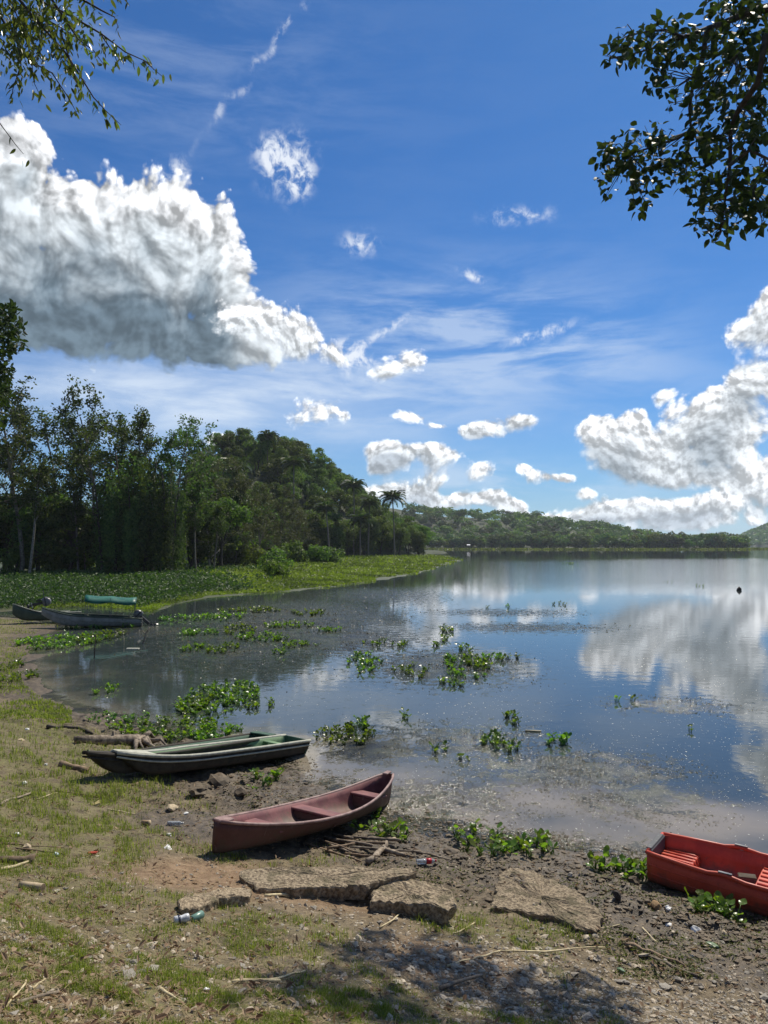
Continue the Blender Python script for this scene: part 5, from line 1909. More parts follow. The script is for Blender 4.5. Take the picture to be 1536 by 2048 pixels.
lathe([(-.10, .024), (-.09, .030), (0, .026), (.06, .029), (.085, .014), (.10, .012)], 12).build('body', M['clear'], b2, True)
lathe([(.10, .014), (.113, .014)], 10).build('cap', M['foam'], b2, True)
cp = lying('paper_cup', 292, 1650, -.3, .032, 'brown paper cup on its side left of the canoe', 'cup')
lathe([(-.06, .026), (.05, .036)], 14).build('body', M['cup_brown'], cp, True)
lathe([(.048, .038), (.054, .038)], 14).build('rim', M['card'], cp, True)
tb_ = lying('cardboard_tube', 63, 1781, -.25, .035, 'pale round wood billet with a dark end at the left', 'billet')
lathe([(-.11, .030), (.11, .034)], 12).build('body', M['card'], tb_, True)
lathe([(.11, .033), (.112, .006)], 12).build('end', M['dead_wood'], tb_)


def crumple(name, px, py, r, m_, label, cat, seed, flat=.5):
    rg = np.random.default_rng(seed)
    import bmesh
    bm = bmesh.new()
    bmesh.ops.create_icosphere(bm, subdivisions=2, radius=1)
    for v in bm.verts:
        f = 1 + rg.normal() * .16
        v.co = Vector((v.co.x * f * r, v.co.y * f * r * .75, v.co.z * f * r * flat))
    me = bpy.data.meshes.new(name); bm.to_mesh(me); bm.free()
    me.materials.append(M[m_])
    o = obj(name, me, None, ground_at(px, py) + np.array([0, 0, r * flat * .55]), (rg.normal() * .3, rg.normal() * .3, rg.uniform(0, 6)))
    return tag(o, label, cat)


for i, (nm, px, py, r, m_, lab, cat, fl) in enumerate([
        ('wood_block', 192, 1612, .07, 'yellow_wood', 'yellowish wood block on grass left of the dark mud', 'block', .45), ('foam_scrap', 48, 1568, .045, 'foam', 'white scrap on grass near the left edge below the dugout bow', 'litter', .5),
        ('foam_scrap', 36, 1671, .035, 'foam', 'small white scrap at the left edge above the thin dark sticks', 'litter', .6), ('wrapper', 112, 1713, .035, 'blue_white', 'bluish wrapper right of the knobbed branch', 'wrapper', .8),
        ('red_rag', 184, 1708, .06, 'cloth_red', 'faded red rag on the soil left of the canoe', 'rag', .3), ('bark_piece', 55, 1700, .05, 'card', 'curled dry leaf standing above the knobbed branch', 'dry leaf', .8),
        ('paper_scrap', 345, 1618, .09, 'card', 'crumpled pale carton on the dark mud behind the canoe', 'carton', .4), ('foam_scrap', 372, 1628, .035, 'foam', 'white scrap right of the crumpled carton', 'litter', .5),
        ('foam_scrap', 338, 1672, .04, 'foam', 'white scrap below the flattened bottle', 'litter', .6), ('paper_scrap', 336, 1698, .05, 'foam', 'pale paper lying left of the canoe stern', 'litter', .3),
        ('wood_chunk', 358, 1680, .05, 'dead_wood', 'brown wood chunk left of the canoe stern', 'wood', .5), ('foam_scrap', 54, 1460, .045, 'foam', 'white scrap on the far left grass', 'litter', .6),
        ('foam_scrap', 92, 1530, .03, 'foam', 'tiny white scrap left of the dugout bow', 'litter', .6), ('paper_scrap', 42, 1481, .07, 'card', 'pale sheet scrap on the far left grass', 'litter', .3),
        ('broken_coconut', 1312, 1816, .07, 'husk', 'broken coconut husk on mud below the red dinghy', 'coconut', .6), ('foam_ball', 1337, 1822, .045, 'foam', 'white ball beside the broken coconut husk', 'ball', .9),
        ('tree_stump', 1234, 1796, .055, 'bark_dark', 'dark wood stub on mud between slab and dinghy', 'wood', 1.0), ('green_bottle', 1425, 1893, .07, 'green_glass', 'dull green crushed bottle on the mud near the right edge', 'bottle', .35),
        ('green_can', 1243, 1944, .04, 'green_glass', 'dull green crushed can on the gravel', 'can', .5), ('paper_scrap', 1335, 1850, .05, 'foam', 'curved white scrap on the mud below the coconut', 'litter', .25),
        ('paper_scrap', 1390, 1862, .06, 'foam', 'white strip of litter on dark mud at the right', 'litter', .25), ('foam_scrap', 1450, 1870, .04, 'card', 'pale brown scrap on dark mud near the right edge', 'litter', .5),
        ('round_stone', 1268, 1768, .075, 'mud_stone', 'dark round stone beside the hyacinth under the dinghy', 'stone', .75), ('round_stone', 1246, 1754, .05, 'stone', 'tan stone above the dark round stone', 'stone', .7),
        ('round_stone', 1140, 1752, .035, 'stone_grey', 'pale grey stone on mud right of the broad slab', 'stone', .7), ('mud_mound', 900, 1708, .13, 'mud_stone', 'dark mud lump left of the broad slab by the bottle', 'mud lump', .4),
        ('fruit', 1247, 1755, .03, 'yellow_wood', 'yellow fruit on the mud beside the tan stone', 'fruit', .9), ('foam_scrap', 410, 1986, .03, 'foam', 'tiny pale scrap in the grass bottom middle', 'litter', .5),
        ('mud_mound', 440, 1570, .22, 'mud_stone', 'big dark mud lump behind the maroon canoe', 'mud lump', .45), ('mud_mound', 395, 1590, .16, 'mud_stone', 'dark mud lump left of the big lump', 'mud lump', .45), ('mud_mound', 480, 1590, .15, 'mud_stone', 'dark mud lump close behind the canoe rail', 'mud lump', .5)]):
    crumple(nm, px, py, r, m_, lab, cat, 300 + i, fl)

# ------------------------------------------------------------------ stones: the largest one by one, the rest as gravel
import bmesh


def stone_mesh(seed, m_, flat):
    rg = np.random.default_rng(seed)
    bm = bmesh.new()
    bmesh.ops.create_icosphere(bm, subdivisions=1, radius=1)
    for v in bm.verts:
        f = 1 + rg.normal() * .22
        v.co = Vector((v.co.x * f, v.co.y * f * .75, v.co.z * f * flat))
    me = bpy.data.meshes.new('stone'); bm.to_mesh(me); bm.free()
    me.materials.append(M[m_])
    return me


stones = [stone_mesh(s, m_, fl) for s, m_, fl in ((1, 'stone', .5), (2, 'stone', .35), (3, 'stone_grey', .5), (4, 'stone', .6), (5, 'stone_grey', .35), (6, 'mud_stone', .5))]
rg = np.random.default_rng(21)
cand = []
spots = [(1100, 1930, 300, 110, 150), (820, 1900, 160, 60, 60), (620, 2000, 200, 40, 26), (250, 1920, 170, 40, 40), (1300, 2000, 200, 50, 70), (440, 1822, 80, 14, 12), (480, 1900, 160, 40, 14)]
for cx, cy, sx, sy, k in spots:
    for _ in range(k):
        px, py = rg.normal(cx, sx * .6), rg.normal(cy, sy * .6)
        if 5 < px < 1530 and 1800 < py < 2044 and not (980 < px < 1210 and py < 1870) and not (735 < px < 915 and py < 1830):
            cand.append((px, py))
cand = cand[:286]
for i, (px, py) in enumerate(cand):
    p = ground_at(px, py)
    r = float(np.clip(rg.lognormal(-3.75, .42), .013, .06))
    k = int(rg.integers(0, 5))
    o = obj('stone', stones[k], None, p + np.array([0, 0, r * .15]), (rg.normal() * .25, rg.normal() * .25, rg.uniform(0, 6.3)), r)
    where = 'among the gravel right of the small slab' if px > 950 else 'on the bare soil in front of the slabs' if py < 1900 else 'in the thin grass at the bottom'
    tag(o, ('flat ' if k in (1, 4) else 'chunky ') + ('grey' if k in (2, 4) else 'tan') + ' stone ' + where, 'stone', 'stones ' + where)

gb = MB()
v0 = []
for k in range(6):
    co = np.zeros(len(stones[k].vertices) * 3); stones[k].vertices.foreach_get('co', co)
    v0.append(co.reshape(-1, 3))
tri = np.array([list(p.vertices) for p in stones[0].polygons])
n = 26000
px = rg.uniform(-20, 1560, n); py = 1700 + 360 * rg.random(n) ** .8
dd = ray(0, 0)
t = (1.0 - CAMZ) / ((1024 - py) / 1538 * _cp + _sp)
X = (px - 768) / 1538 * t; Y = t * (_cp - (1024 - py) / 1538 * _sp)
for _ in range(4):
    zz = H(X, Y)
    t = (zz - CAMZ) / ((1024 - py) / 1538 * _cp + _sp)
    X = (px - 768) / 1538 * t; Y = t * (_cp - (1024 - py) / 1538 * _sp)
dens = .18 + .95 * np.clip((X - .2) / .8, 0, 1) * np.clip((7.2 - Y) / .8, 0, 1) + .7 * np.exp(-((X + 2.6) / .9) ** 2 - ((Y - 5.2) / .35) ** 2) + .8 * _soil(X, Y, 0) * (Y < 7.5) + .25 * (fbm(X * 2, Y * 2, 61, 2) - .5)
kp = (rg.random(n) < dens) & (sdist(X, Y, BANK) > .9)
X, Y = X[kp], Y[kp]
Z = H(X, Y)
n = len(X)
rr = np.clip(rg.lognormal(-4.6, .5, n), .005, .032)
az_ = rg.uniform(0, 6.28, n)
kind = rg.integers(0, 5, n)
for k in range(5):
    s = kind == k
    v = v0[k][None] * rr[s][:, None, None]
    ca, sa = np.cos(az_[s])[:, None], np.sin(az_[s])[:, None]
    V = np.stack([v[..., 0] * ca - v[..., 1] * sa, v[..., 0] * sa + v[..., 1] * ca, v[..., 2]], -1) + np.stack([X[s], Y[s], Z[s] + rr[s] * .12], 1)[:, None]
    m_ = len(V)
    gb.add(V.reshape(-1, 3), (np.arange(m_)[:, None, None] * 42 % (m_ * 42) if False else np.arange(m_)[:, None, None] * v0[k].shape[0]) + tri[None], k % 2) if False else gb.add(V.reshape(-1, 3), (np.arange(m_)[:, None, None] * v0[k].shape[0] + tri[None]).reshape(-1, 3), 1 if k in (2, 4) else 0)
gme = gb.mesh('gravel', [M['gravel'] if 'gravel' in M else M['stone'], M['stone_grey']])
tag(obj('gravel', gme), 'small tan and grey gravel strewn over the bank', None, None, 'stuff')


# ------------------------------------------------------------------ grass, straw and leaf litter on the bank
def bank_points(n, y0, y1, rg, bias=1.0):
    px = rg.uniform(-60, 1600, n); py = y0 + (y1 - y0) * rg.random(n) ** bias
    a_, b_ = (px - 768) / 1538, (1024 - py) / 1538
    X = Y = None
    z = np.full(n, .6)
    for _ in range(5):
        t = (z - CAMZ) / (b_ * _cp + _sp)
        X, Y = a_ * t, t * (_cp - b_ * _sp)
        z = H(X, Y)
    return X, Y, z


def blades(b, X, Y, Z, ln, wd, rg, lean=.5, mat_=0):
    n = len(X)
    a_ = rg.uniform(0, 6.28, n)
    d = np.stack([np.cos(a_), np.sin(a_), 0 * a_], 1)
    s = np.stack([-np.sin(a_), np.cos(a_), 0 * a_], 1)
    lz = rg.uniform(.15, 1, n)[:, None] * lean
    p = np.stack([X, Y, Z - .004], 1)
    up = np.array([0, 0, 1.0])
    L = ln[:, None]; W = wd[:, None]
    v = np.stack([p - s * W, p + s * W, p + d * L * lz * .35 + up * L * .5 + s * W * .75, p + d * L * lz * .35 + up * L * .5 - s * W * .75, p + d * L * lz + up * L * (.95 - .45 * lz)], 1)
    i = np.arange(n)[:, None] * 5
    b.add(v.reshape(-1, 3), [i + np.array([0, 1, 2, 3]), i + np.array([3, 2, 4])], mat_)


rg = np.random.default_rng(77)
b = MB()
X, Y, Z = bank_points(330000, 1440, 2080, rg, .75)
gn = _green(X, Y)
tuft = fbm(X * 5.5, Y * 5.5, 91, 3)
kp = rg.random(len(X)) < np.clip(gn * 1.6, 0, 1) * np.clip((tuft - .42) * 6, 0.04, 1)
X, Y, Z, tuft = X[kp], Y[kp], Z[kp], tuft[kp]
n = len(X)
ln = rg.uniform(.018, .055, n) * (.5 + 1.5 * np.clip(tuft - .35, 0, 1) * 2) * np.clip(Y / 6, 1, 2.2)
blades(b, X, Y, Z, ln, rg.uniform(.0011, .0026, n) * np.clip(Y / 6, 1, 2.5), rg, .7)
tag(b.build('grass', M['grass']), 'short trampled grass growing in patches on the bank', None, None, 'stuff')
print('grass', n)
b = MB()
X, Y, Z = bank_points(34000, 1440, 2080, rg, .8)
kp = (sdist(X, Y, BANK) > .5) & (rg.random(len(X)) < .35 + .5 * np.clip(-X / 2, 0, 1) + .2 * _green(X, Y))
X, Y, Z = X[kp], Y[kp], Z[kp]
n = len(X)
a_ = rg.uniform(0, 6.28, n)
T = np.stack([np.cos(a_), np.sin(a_), rg.normal(size=n) * .12], 1)
leaf_quads(b, np.stack([X, Y, Z + rg.uniform(.004, .02, n)], 1), np.array([[0, 0, 1.0]]) + rg.normal(size=(n, 3)) * .25, rg.uniform(.03, .13, n), rg.uniform(.003, .007, n), rg, T=T)
k = rg.random(n) < .22
leaf_quads(b, np.stack([X, Y, Z + .012], 1)[k][:, :] + rg.normal(size=(k.sum(), 3)) * .01, np.array([[0, 0, 1.0]]) + rg.normal(size=(k.sum(), 3)) * .4, rg.uniform(.03, .075, k.sum()), rg.uniform(.015, .035, k.sum()), rg, 1, hexa=True)
M['dead_leaf'] = leaf_mat('dead_leaf', (.16, .10, .055), (.42, .33, .20), .2, .7, (1.2, 1, .7))
tag(b.build('litter', [M['dry_grass'], M['dead_leaf']]), 'straw and dead leaf litter scattered over the bank', None, None, 'stuff')
b = MB()
n = 26000
px_ = rg.uniform(-60, 150, n); py_ = rg.uniform(1236, 1450, n)
Y = 1538 * (CAMZ - .15) / (py_ - 1088); X = (px_ - 768) / 1538 * Y
kp = (sdist(X, Y, BANK) > .3) & (rg.random(n) < np.clip((fbm(X * .6, Y * .6, 93, 3) - .3) * 3, 0, 1))
X, Y = X[kp], Y[kp]
Z = H(X, Y)
n = len(X)
blades(b, X, Y, Z, rg.uniform(.05, .14, n), rg.uniform(.004, .012, n), rg, .8)
tag(b.build('bank_grass', M['grass']), 'grass on the low left bank beside the inlet', None, None, 'stuff')
# mud crumbs and wet weed on the shore
b = MB()
X, Y, Z = bank_points(60000, 1480, 1960, rg, 1.0)
s = sdist(X, Y, BANK)
kp = (s > -.7) & (s < 2.6) & (rg.random(len(X)) < np.exp(-((s - .7) / 1.3) ** 2))
X, Y, Z, s = X[kp], Y[kp], np.maximum(Z[kp], 0), s[kp]
n = len(X)
v = v0[5]
rr = np.clip(rg.lognormal(-4.35, .6, n), .004, .045)
az_ = rg.uniform(0, 6.28, n)
ca, sa = np.cos(az_)[:, None], np.sin(az_)[:, None]
vv = v[None] * rr[:, None, None]
V = np.stack([vv[..., 0] * ca - vv[..., 1] * sa, vv[..., 0] * sa + vv[..., 1] * ca, vv[..., 2]], -1) + np.stack([X, Y, Z], 1)[:, None]
b.add(V.reshape(-1, 3), (np.arange(n)[:, None, None] * len(v) + tri[None]).reshape(-1, 3))
tag(b.build('mud_crumbs', M['mud_stone']), 'dark wet mud crumbs along the waterline', None, None, 'stuff')
b = MB()
X, Y, Z = bank_points(60000, 1430, 1960, rg, 1.0)
s = sdist(X, Y, BANK)
kp = (s > -.5) & (s < 3.6) & (rg.random(len(X)) < (.9 + .8 * (X > 1.5)) * np.clip((fbm(X * 2.2, Y * 2.2, 55, 3) - .38) * 3, 0, 1) ** 1.5)
X, Y, Z = X[kp], Y[kp], np.maximum(Z[kp], 0)
n = len(X)
leaf_quads(b, np.stack([X, Y, Z + rg.uniform(.003, .02, n)], 1), np.array([[0, 0, 1.0]]) + rg.normal(size=(n, 3)) * .45, rg.uniform(.015, .045, n), rg.uniform(.01, .024, n), rg)
tag(b.build('shore_weed', M['leaf_yellow']), 'small creeping weed leaves on the wet mud', None, None, 'stuff')
# specks and weed on the water
b = MB()
n = 8500
px = rg.uniform(480, 1560, n); py = 1190 + 530 * rg.random(n) ** 1.0
yy = 1538 * CAMZ / (py - 1088)
xx = (px - 768) / 1538 * yy
kp = (sdist(xx, yy, BANK) < -.15) & (rg.random(n) < .25 + .75 * (fbm(xx * .6, yy * .6, 15, 3) > .5))
xx, yy = xx[kp], yy[kp]
n = len(xx)
leaf_quads(b, np.stack([xx, yy, np.full(n, .006)], 1), np.array([[0, 0, 1.0]]) + rg.normal(size=(n, 3)) * .10, np.clip(rg.lognormal(-4.0, .5, n), .008, .06) * np.clip(yy / 16, .8, 1.8), np.clip(rg.lognormal(-4.4, .4, n), .006, .03) * np.clip(yy / 16, .8, 1.8), rg)
M['fleck'] = rough_mat('fleck', (.40, .38, .30), (.66, .64, .55), 12, .5, 0)
tag(b.build('floating_flecks', M['fleck']), 'pale flecks of debris floating on the lake', None, None, 'stuff')
b = MB()
n = 190000
px = rg.uniform(180, 1560, n); py = 1150 + 560 * rg.random(n) ** 1.1
yy = 1538 * CAMZ / (py - 1088)
xx = (px - 768) / 1538 * yy
wd = _weed(xx, yy, 0)
kp = (sdist(xx, yy, BANK) < .05) & (rg.random(n) < np.clip((wd - .22) * 1.5, 0, 1) * np.clip((fbm(xx * .9, yy * .9, 25, 4, .65) - .42) * 7, 0, 1))
xx, yy = xx[kp], yy[kp]
n = len(xx)
sc = np.clip(yy / 14, .8, 3)
leaf_quads(b, np.stack([xx, yy, rg.uniform(.003, .012, n)], 1), np.array([[0, 0, 1.0]]) + rg.normal(size=(n, 3)) * .35, rg.uniform(.015, .06, n) * sc, rg.uniform(.008, .022, n) * sc, rg)
M['weed'] = leaf_mat('water_weed', (.030, .026, .014), (.15, .13, .06), .2, .4)
tag(b.build('water_weed', M['weed']), 'brown weed breaking the surface of the shallow water', None, None, 'stuff')

# ------------------------------------------------------------------ overhanging trees
def near_leaf(seed, L, W):
    rg = np.random.default_rng(seed)
    b = MB()
    t = np.array([0, .25, .55, .8])
    hw = np.array([.02, .44, .46, .26]) * W
    v = [(0, 0, 0)]
    mid = np.stack([t * L, 0 * t, -.10 * L * t ** 2], 1)
    rows = []
    for i in range(4):
        rows += [mid[i] + (0, -hw[i], hw[i] * .28), mid[i], mid[i] + (0, hw[i], hw[i] * .28)]
    tip = np.array([L, 0, -.13 * L])
    V = np.array(rows + [tip])
    q = []
    for i in range(3):
        q += [[i * 3, i * 3 + 1, i * 3 + 4, i * 3 + 3], [i * 3 + 1, i * 3 + 2, i * 3 + 5, i * 3 + 4]]
    b.add(V, [np.array(q), np.array([[9, 10, 12], [10, 11, 12]])])
    return b


def leaves_of(root, P, D, base, ms, rg, nsingle, size, joined_mat):
    """leaf objects for the first nsingle, one joined mesh for the rest"""
    proto = near_leaf(1, 1, base)
    pv = proto.v[0]
    jb = MB()
    for i in range(len(P)):
        x = D[i] / (np.linalg.norm(D[i]) + 1e-9)
        up = np.array([0, 0, 1.0]) + rg.normal(size=3) * .55
        y = np.cross(up, x); y /= np.linalg.norm(y) + 1e-9
        z = np.cross(x, y)
        s = size * rg.uniform(.75, 1.2)
        if i < nsingle:
            o = obj('leaf', ms, root)
            o.matrix_local = Matrix.LocRotScale(Vector(P[i]), Matrix((x, y, z)).transposed().to_quaternion(), Vector((s, s, s)))
        else:
            jb.add(P[i] + (pv @ np.stack([x, y, z])) * s, proto.f)
    if jb.n:
        o = jb.build('foliage', joined_mat, root)
        o['kind'] = 'stuff'


rgt = np.random.default_rng(13)
D0 = 13.0
tr = tag(empty('shade_tree', on(9.2, 7.0)), 'broad leaved tree reaching in with dark branches at the upper right', 'tree')
T0 = np.array(tr.location)
tk = np.array([[0, 0, -.4], [.05, 0, 2.5], [-.1, .1, 5.0], [-.3, .1, 7.2], [-.5, .2, 9.4], [-.7, .3, 12.5]])
MB().tube(tk, [.46, .38, .33, .27, .22, .12], 10, wob=.06, rng=rgt).build('trunk', M['bark_dark'], tr, True)


def depth_at(px):
    return -2.7 * min(1.0, max(0.0, (px - 1370) / 130))


def pxpath(pts, d, dd=0.0, T=None):
    n = len(pts)
    if T is None:
        return np.array([at_d(px, py, d + depth_at(px) + dd * i / max(n - 1, 1)) for i, (px, py) in enumerate(pts)]) - T0
    return np.array([at_d(px, py, d + dd * i / max(n - 1, 1)) for i, (px, py) in enumerate(pts)]) - (T0 if T is None else T)


LIMBS = [([(1640, 0), (1536, 15), (1500, 24), (1442, 48), (1417, 56), (1366, 74), (1315, 94), (1250, 112)], 13.0, .4, .085, tk[4]), ([(1414, 58), (1404, 122), (1386, 168), (1379, 216), (1382, 260), (1372, 330)], 13.2, .3, .045, None),
         ([(1600, 20), (1536, 68), (1475, 109), (1429, 152), (1391, 183)], 13.5, .0, .045, tk[4]), ([(1610, 40), (1531, 76), (1516, 165), (1480, 216), (1462, 254), (1460, 330), (1450, 400), (1440, 470)], 12.7, .2, .075, tk[3]),
         ([(1386, 259), (1348, 279), (1302, 295), (1245, 312)], 13.4, .2, .03, None), ([(1460, 330), (1500, 300), (1536, 318), (1580, 330)], 12.8, .2, .03, None), ([(1366, 74), (1330, 60), (1300, 62), (1262, 70)], 13.2, .1, .03, None),
         ([(1640, 240), (1580, 300), (1530, 330), (1500, 380)], 13.6, .0, .05, tk[3]), ([(1600, -60), (1500, -40), (1440, -20), (1415, 5)], 13.4, .0, .06, tk[5])]
lpts = []
for pts, d, dd, r, src in LIMBS:
    p = pxpath(pts, d, dd)
    if src is not None:
        p = np.concatenate([[src], [(src + p[0]) / 2 + np.array([0, 0, .3])], p])
    MB().tube(p, np.linspace(r, .012, len(p)), 7, wob=.08, rng=rgt).build('branch', M['bark_dark'], tr, True)
    for i in range(len(p) - 1):
        for t in np.linspace(0, 1, 6)[:-1]:
            lpts.append(p[i] + (p[i + 1] - p[i]) * t)
lpts = np.array(lpts)
CL = [(1265, 75, 40, 28), (1232, 110, 30, 28), (1290, 95, 60, 34), (1345, 62, 45, 30), (1370, 95, 45, 35), (1330, 130, 36, 36), (1320, 172, 26, 26), (1420, 100, 45, 45), (1440, 55, 40, 30), (1490, 70, 46, 46), (1450, 140, 50, 45), (1510, 140, 30, 60),
      (1410, 185, 40, 36), (1470, 210, 50, 45), (1420, 245, 45, 38), (1360, 205, 26, 22), (1525, 230, 22, 50), (1500, 270, 40, 30), (1460, 290, 46, 36), (1400, 290, 36, 30),
      (1300, 268, 40, 26), (1255, 300, 44, 34), (1218, 320, 26, 30), (1290, 325, 50, 36), (1340, 300, 36, 30), (1330, 345, 40, 32), (1380, 350, 36, 36), (1285, 375, 24, 26), (1215, 370, 22, 26), (1280, 410, 22, 20), (1260, 345, 40, 26),
      (1430, 340, 44, 36), (1480, 350, 36, 34), (1410, 390, 36, 26), (1460, 395, 48, 32), (1510, 400, 28, 36), (1420, 430, 34, 28), (1470, 435, 34, 24), (1440, 468, 30, 20), (1400, 450, 18, 14), (1530, 455, 10, 16), (1530, 350, 12, 26), (1534, 420, 10, 14),
      (1440, 14, 34, 20), (1490, 10, 40, 22), (1530, 20, 20, 24)]
P, D = [], []
twb = MB()
for cx, cy, rx, ry in CL:
    d = 13.2 + depth_at(cx) + rgt.uniform(-.45, .45)
    k = int(rx * ry * math.pi / 84) + 4
    c = at_d(cx, cy, d) - T0
    src = lpts[np.argmin(((lpts - c) ** 2).sum(1))]
    ntw = 4
    ends = []
    for j in range(ntw):
        a_ = rgt.uniform(0, 6.28); q = math.sqrt(rgt.uniform(.2, 1))
        e = at_d(cx + math.cos(a_) * rx * q, cy - math.sin(a_) * ry * q, d + rgt.uniform(-.3, .3)) - T0
        mid = (src + e) / 2 + rgt.normal(size=3) * .05
        twb.tube([src, mid, e], [.012, .008, .004], 4)
        ends += [(mid, e)]
    for j in range(k):
        a_ = rgt.uniform(0, 6.28); q = math.sqrt(rgt.random())
        p = at_d(cx + math.cos(a_) * rx * q, cy - math.sin(a_) * ry * q, d + rgt.uniform(-.7, .7)) - T0
        P.append(p)
        dv = p - c + rgt.normal(size=3) * .25 + np.array([0, 0, -.12])
        D.append(dv)
# the rest of the crown, above and beyond the frame
for k in range(1500):
    c = np.array([rgt.normal(0, 2.6), rgt.normal(.3, 2.4), rgt.uniform(8.6, 14.5)])
    q = c + T0
    px_ = 768 + 1538 * q[0] / q[1]; py_ = 1088 - 1538 * (q[2] - CAMZ) / q[1]
    if px_ < 1560 and py_ > -40:
        continue
    f_ = (q[2] - 1.3) / SUN_DIR.z
    gx_, gy_ = q[0] - SUN_DIR.x * f_, q[1] - SUN_DIR.y * f_
    if gy_ > 4.2 and -1.2 < gx_ / gy_ < .6:                     # the sprays that would shade the sunny bank are not there
        continue
    P.append(c); D.append(rgt.normal(size=3) + np.array([0, 0, -.2]))
P, D = np.array(P), np.array(D)
twb.build('twigs', M['bark_dark'], tr)['kind'] = 'stuff'
lm = near_leaf(1, 1, .62).mesh('leaf', M['leaf_canopy'])
print('canopy leaves', len(P))
vis = sum(int(rx * ry * math.pi / 84) + 4 for _, _, rx, ry in CL)
perm = np.concatenate([rgt.permutation(vis), np.arange(vis, len(P))])
leaves_of(tr, P[perm], D[perm], .62, lm, rgt, 300, .175, M['leaf_canopy'])

# drooping twigs at the upper left
tl = tag(empty('overhanging_tree', on(-9.5, 9.0)), 'fine leaved tree with drooping twigs hanging in at the upper left', 'tree')
T1 = np.array(tl.location)
tk1 = np.array([[0, 0, -.4], [.1, 0, 3], [.3, 0, 6], [.7, .1, 8.5], [1.3, .2, 11]])
MB().tube(tk1, [.35, .3, .24, .18, .10], 9, wob=.06, rng=rgt).build('trunk', M['bark'], tl, True)
TW = [[(-60, -80), (39, 0), (75, 44), (130, 104), (161, 153), (187, 195), (212, 222), (242, 250)], [(20, -40), (86, 5), (140, 31), (203, 68), (250, 104), (286, 120), (327, 155)], [(60, -60), (104, 0), (125, 31), (156, 78), (187, 101), (208, 130)],
      [(110, -50), (166, 0), (203, 21), (229, 34), (237, 56)], [(-40, -30), (0, 31), (26, 75), (65, 125), (104, 146), (140, 200), (155, 230)], [(30, 60), (42, 130), (26, 177), (22, 205)], [(-60, 180), (0, 247), (31, 289), (47, 308)],
      [(10, -30), (45, 60), (62, 110), (68, 165), (82, 195)], [(150, -60), (200, -30), (240, -8), (243, 8)], [(90, 40), (118, 105), (150, 140), (172, 165)], [(-20, 60), (10, 85), (-6, 110)], [(0, -20), (40, 20), (60, 60), (70, 100)],
      [(120, 60), (150, 150), (160, 195)], [(200, 66), (228, 108), (240, 138)], [(60, 20), (130, 60), (165, 85), (172, 70)], [(286, 120), (300, 128), (308, 140)]]
P, D = [], []
for i, pts in enumerate(TW):
    d = 9.0 + rgt.uniform(-.5, .6)
    p = pxpath(pts, d, .1, T1)
    if i in (0, 1, 2, 3, 4, 6, 8):
        p = np.concatenate([[tk1[4 if i != 6 else 3]], p])
    MB().tube(p, np.linspace(.022 if i < 5 else .010, .003, len(p)), 5).build('twig', M['bark_dark'], tl, True)
    seg = np.linalg.norm(np.diff(p, axis=0), axis=1)
    cum = np.concatenate([[0], np.cumsum(seg)])
    s0 = cum[1] if i in (0, 1, 2, 3, 4, 6, 8) else 0
    for s in np.arange(s0, cum[-1], .03 if i != 6 else .08):
        if rgt.random() < (.30 if i < 2 else .2):
            continue
        q = np.array([np.interp(s, cum, p[:, k]) for k in range(3)])
        kk = 2 if rgt.random() < .6 else 1
        for _ in range(kk):
            P.append(q + rgt.normal(size=3) * .045 + np.array([0, 0, -.02]))
            D.append(np.array([rgt.normal() * .5 + .15, rgt.normal() * .5, -.75]))
for _ in range(720):                                         # the thicker spray at the corner
    px_, py_ = rgt.normal(60, 55), rgt.normal(50, 55)
    P.append(at_d(px_, py_, 9.2 + rgt.normal() * .5) - T1); D.append(np.array([rgt.normal() * .5, rgt.normal() * .5, -.7]))
for _ in range(1200):
    c = np.array([rgt.normal(1.0, 2.0), rgt.normal(0, 2.0), rgt.uniform(8, 13)])
    q = c + T1
    if 768 + 1538 * q[0] / q[1] > -40 and 1088 - 1538 * (q[2] - CAMZ) / q[1] > -60:
        continue
    P.append(c); D.append(np.array([rgt.normal() * .6, rgt.normal() * .6, -.6]))
P, D = np.array(P), np.array(D)
lm2 = near_leaf(2, 1, .36).mesh('leaf', M['leaf_twig'])
leaves_of(tl, P, D, .36, lm2, rgt, 300, .105, M['leaf_twig'])

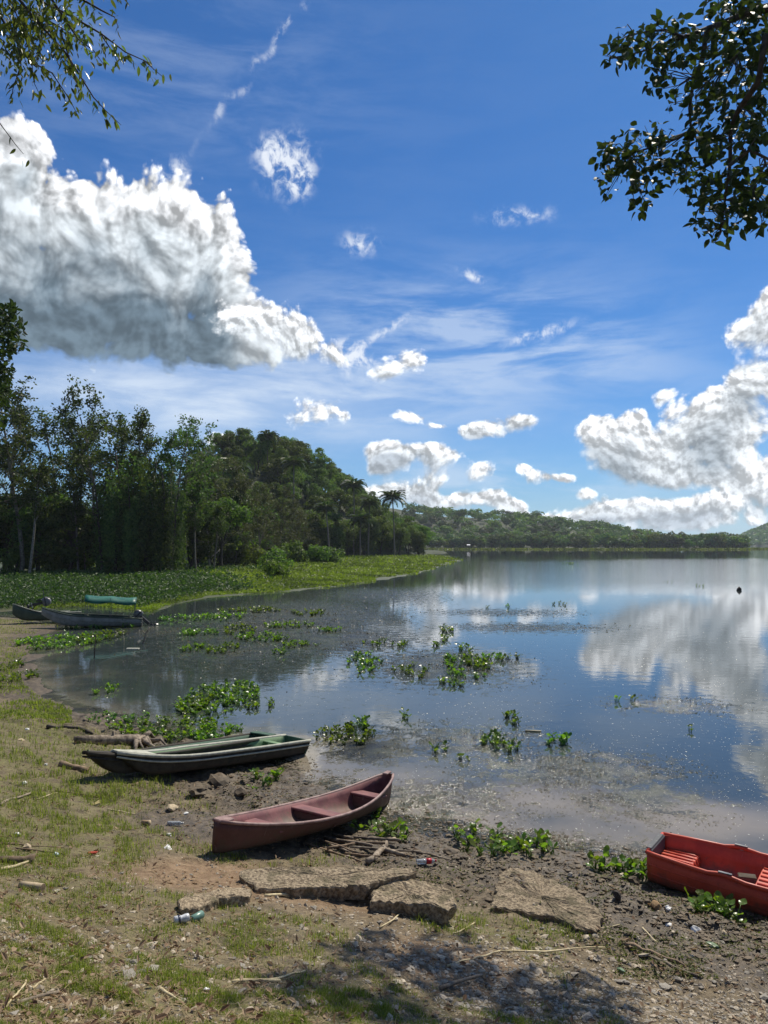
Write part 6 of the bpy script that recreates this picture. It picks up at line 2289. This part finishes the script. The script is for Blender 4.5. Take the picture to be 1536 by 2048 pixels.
# tree at the left edge, farther back
te = tag(empty('leaning_tree', on(-18.2, 29)), 'dark glossy tree reaching in from the left edge above the forest', 'tree')
T2 = np.array(te.location)
tk2 = np.array([[0, 0, -.4], [.1, 0, 3], [.4, 0, 6], [.9, .1, 9], [1.3, .1, 12]])
MB().tube(tk2, [.35, .3, .26, .2, .10], 9, wob=.06, rng=rgt).build('trunk', M['bark_dark'], te, True)
jb = MB()
tp = []
for k, pts in enumerate([[(-20, 680), (10, 650), (28, 625)], [(-30, 720), (10, 700), (40, 690)], [(-30, 640), (0, 622), (16, 610)], [(-40, 770), (0, 745), (24, 735)], [(-40, 800), (-5, 790), (14, 780)]]):
    p = pxpath(pts, 29.2, .2, T2)
    MB().tube(np.concatenate([[tk2[3]], p]), np.linspace(.06, .012, 4), 5).build('branch', M['bark_dark'], te, True)
LP = []
for cx, cy, rx, ry, k in ((14, 630, 24, 24, 110), (34, 655, 14, 18, 50), (10, 665, 18, 22, 70), (36, 692, 16, 14, 55), (10, 700, 20, 16, 60), (6, 745, 18, 26, 110), (0, 790, 20, 30, 130), (-30, 700, 40, 100, 300), (-20, 840, 30, 30, 120), (18, 615, 14, 10, 25)):
    for _ in range(k):
        a_ = rgt.uniform(0, 6.28); q = math.sqrt(rgt.random())
        LP.append(at_d(cx + math.cos(a_) * rx * q, cy + math.sin(a_) * ry * q, 29.3 + rgt.normal() * .5) - T2)
LP = np.array(LP)
for p in LP[::6]:
    pass
leaf_quads(jb, LP, rgt.normal(size=LP.shape) + np.array([0, 0, .4]), .26, .13, rgt, hexa=True)
o = jb.build('foliage', M['leaf_canopy'], te)
o['kind'] = 'stuff'

# ------------------------------------------------------------------ haze over the lake
hz_m = bpy.data.materials.new('haze_air')
hz_m.use_nodes = True
t = NT(hz_m.node_tree)
t.n.clear()
pv = t.n.new('ShaderNodeVolumePrincipled')
pv.inputs['Color'].default_value = (.80, .90, 1.0, 1)
pv.inputs['Density'].default_value = .00011
pv.inputs['Anisotropy'].default_value = .3
ou = t.n.new('ShaderNodeOutputMaterial')
t.l.new(pv.outputs[0], ou.inputs['Volume'])
hb = MB().box((0, 1000, 41), (6000, 4400, 88))
tag(hb.build('haze', hz_m), 'thin bluish haze over the lake and far hills', None, None, 'stuff')
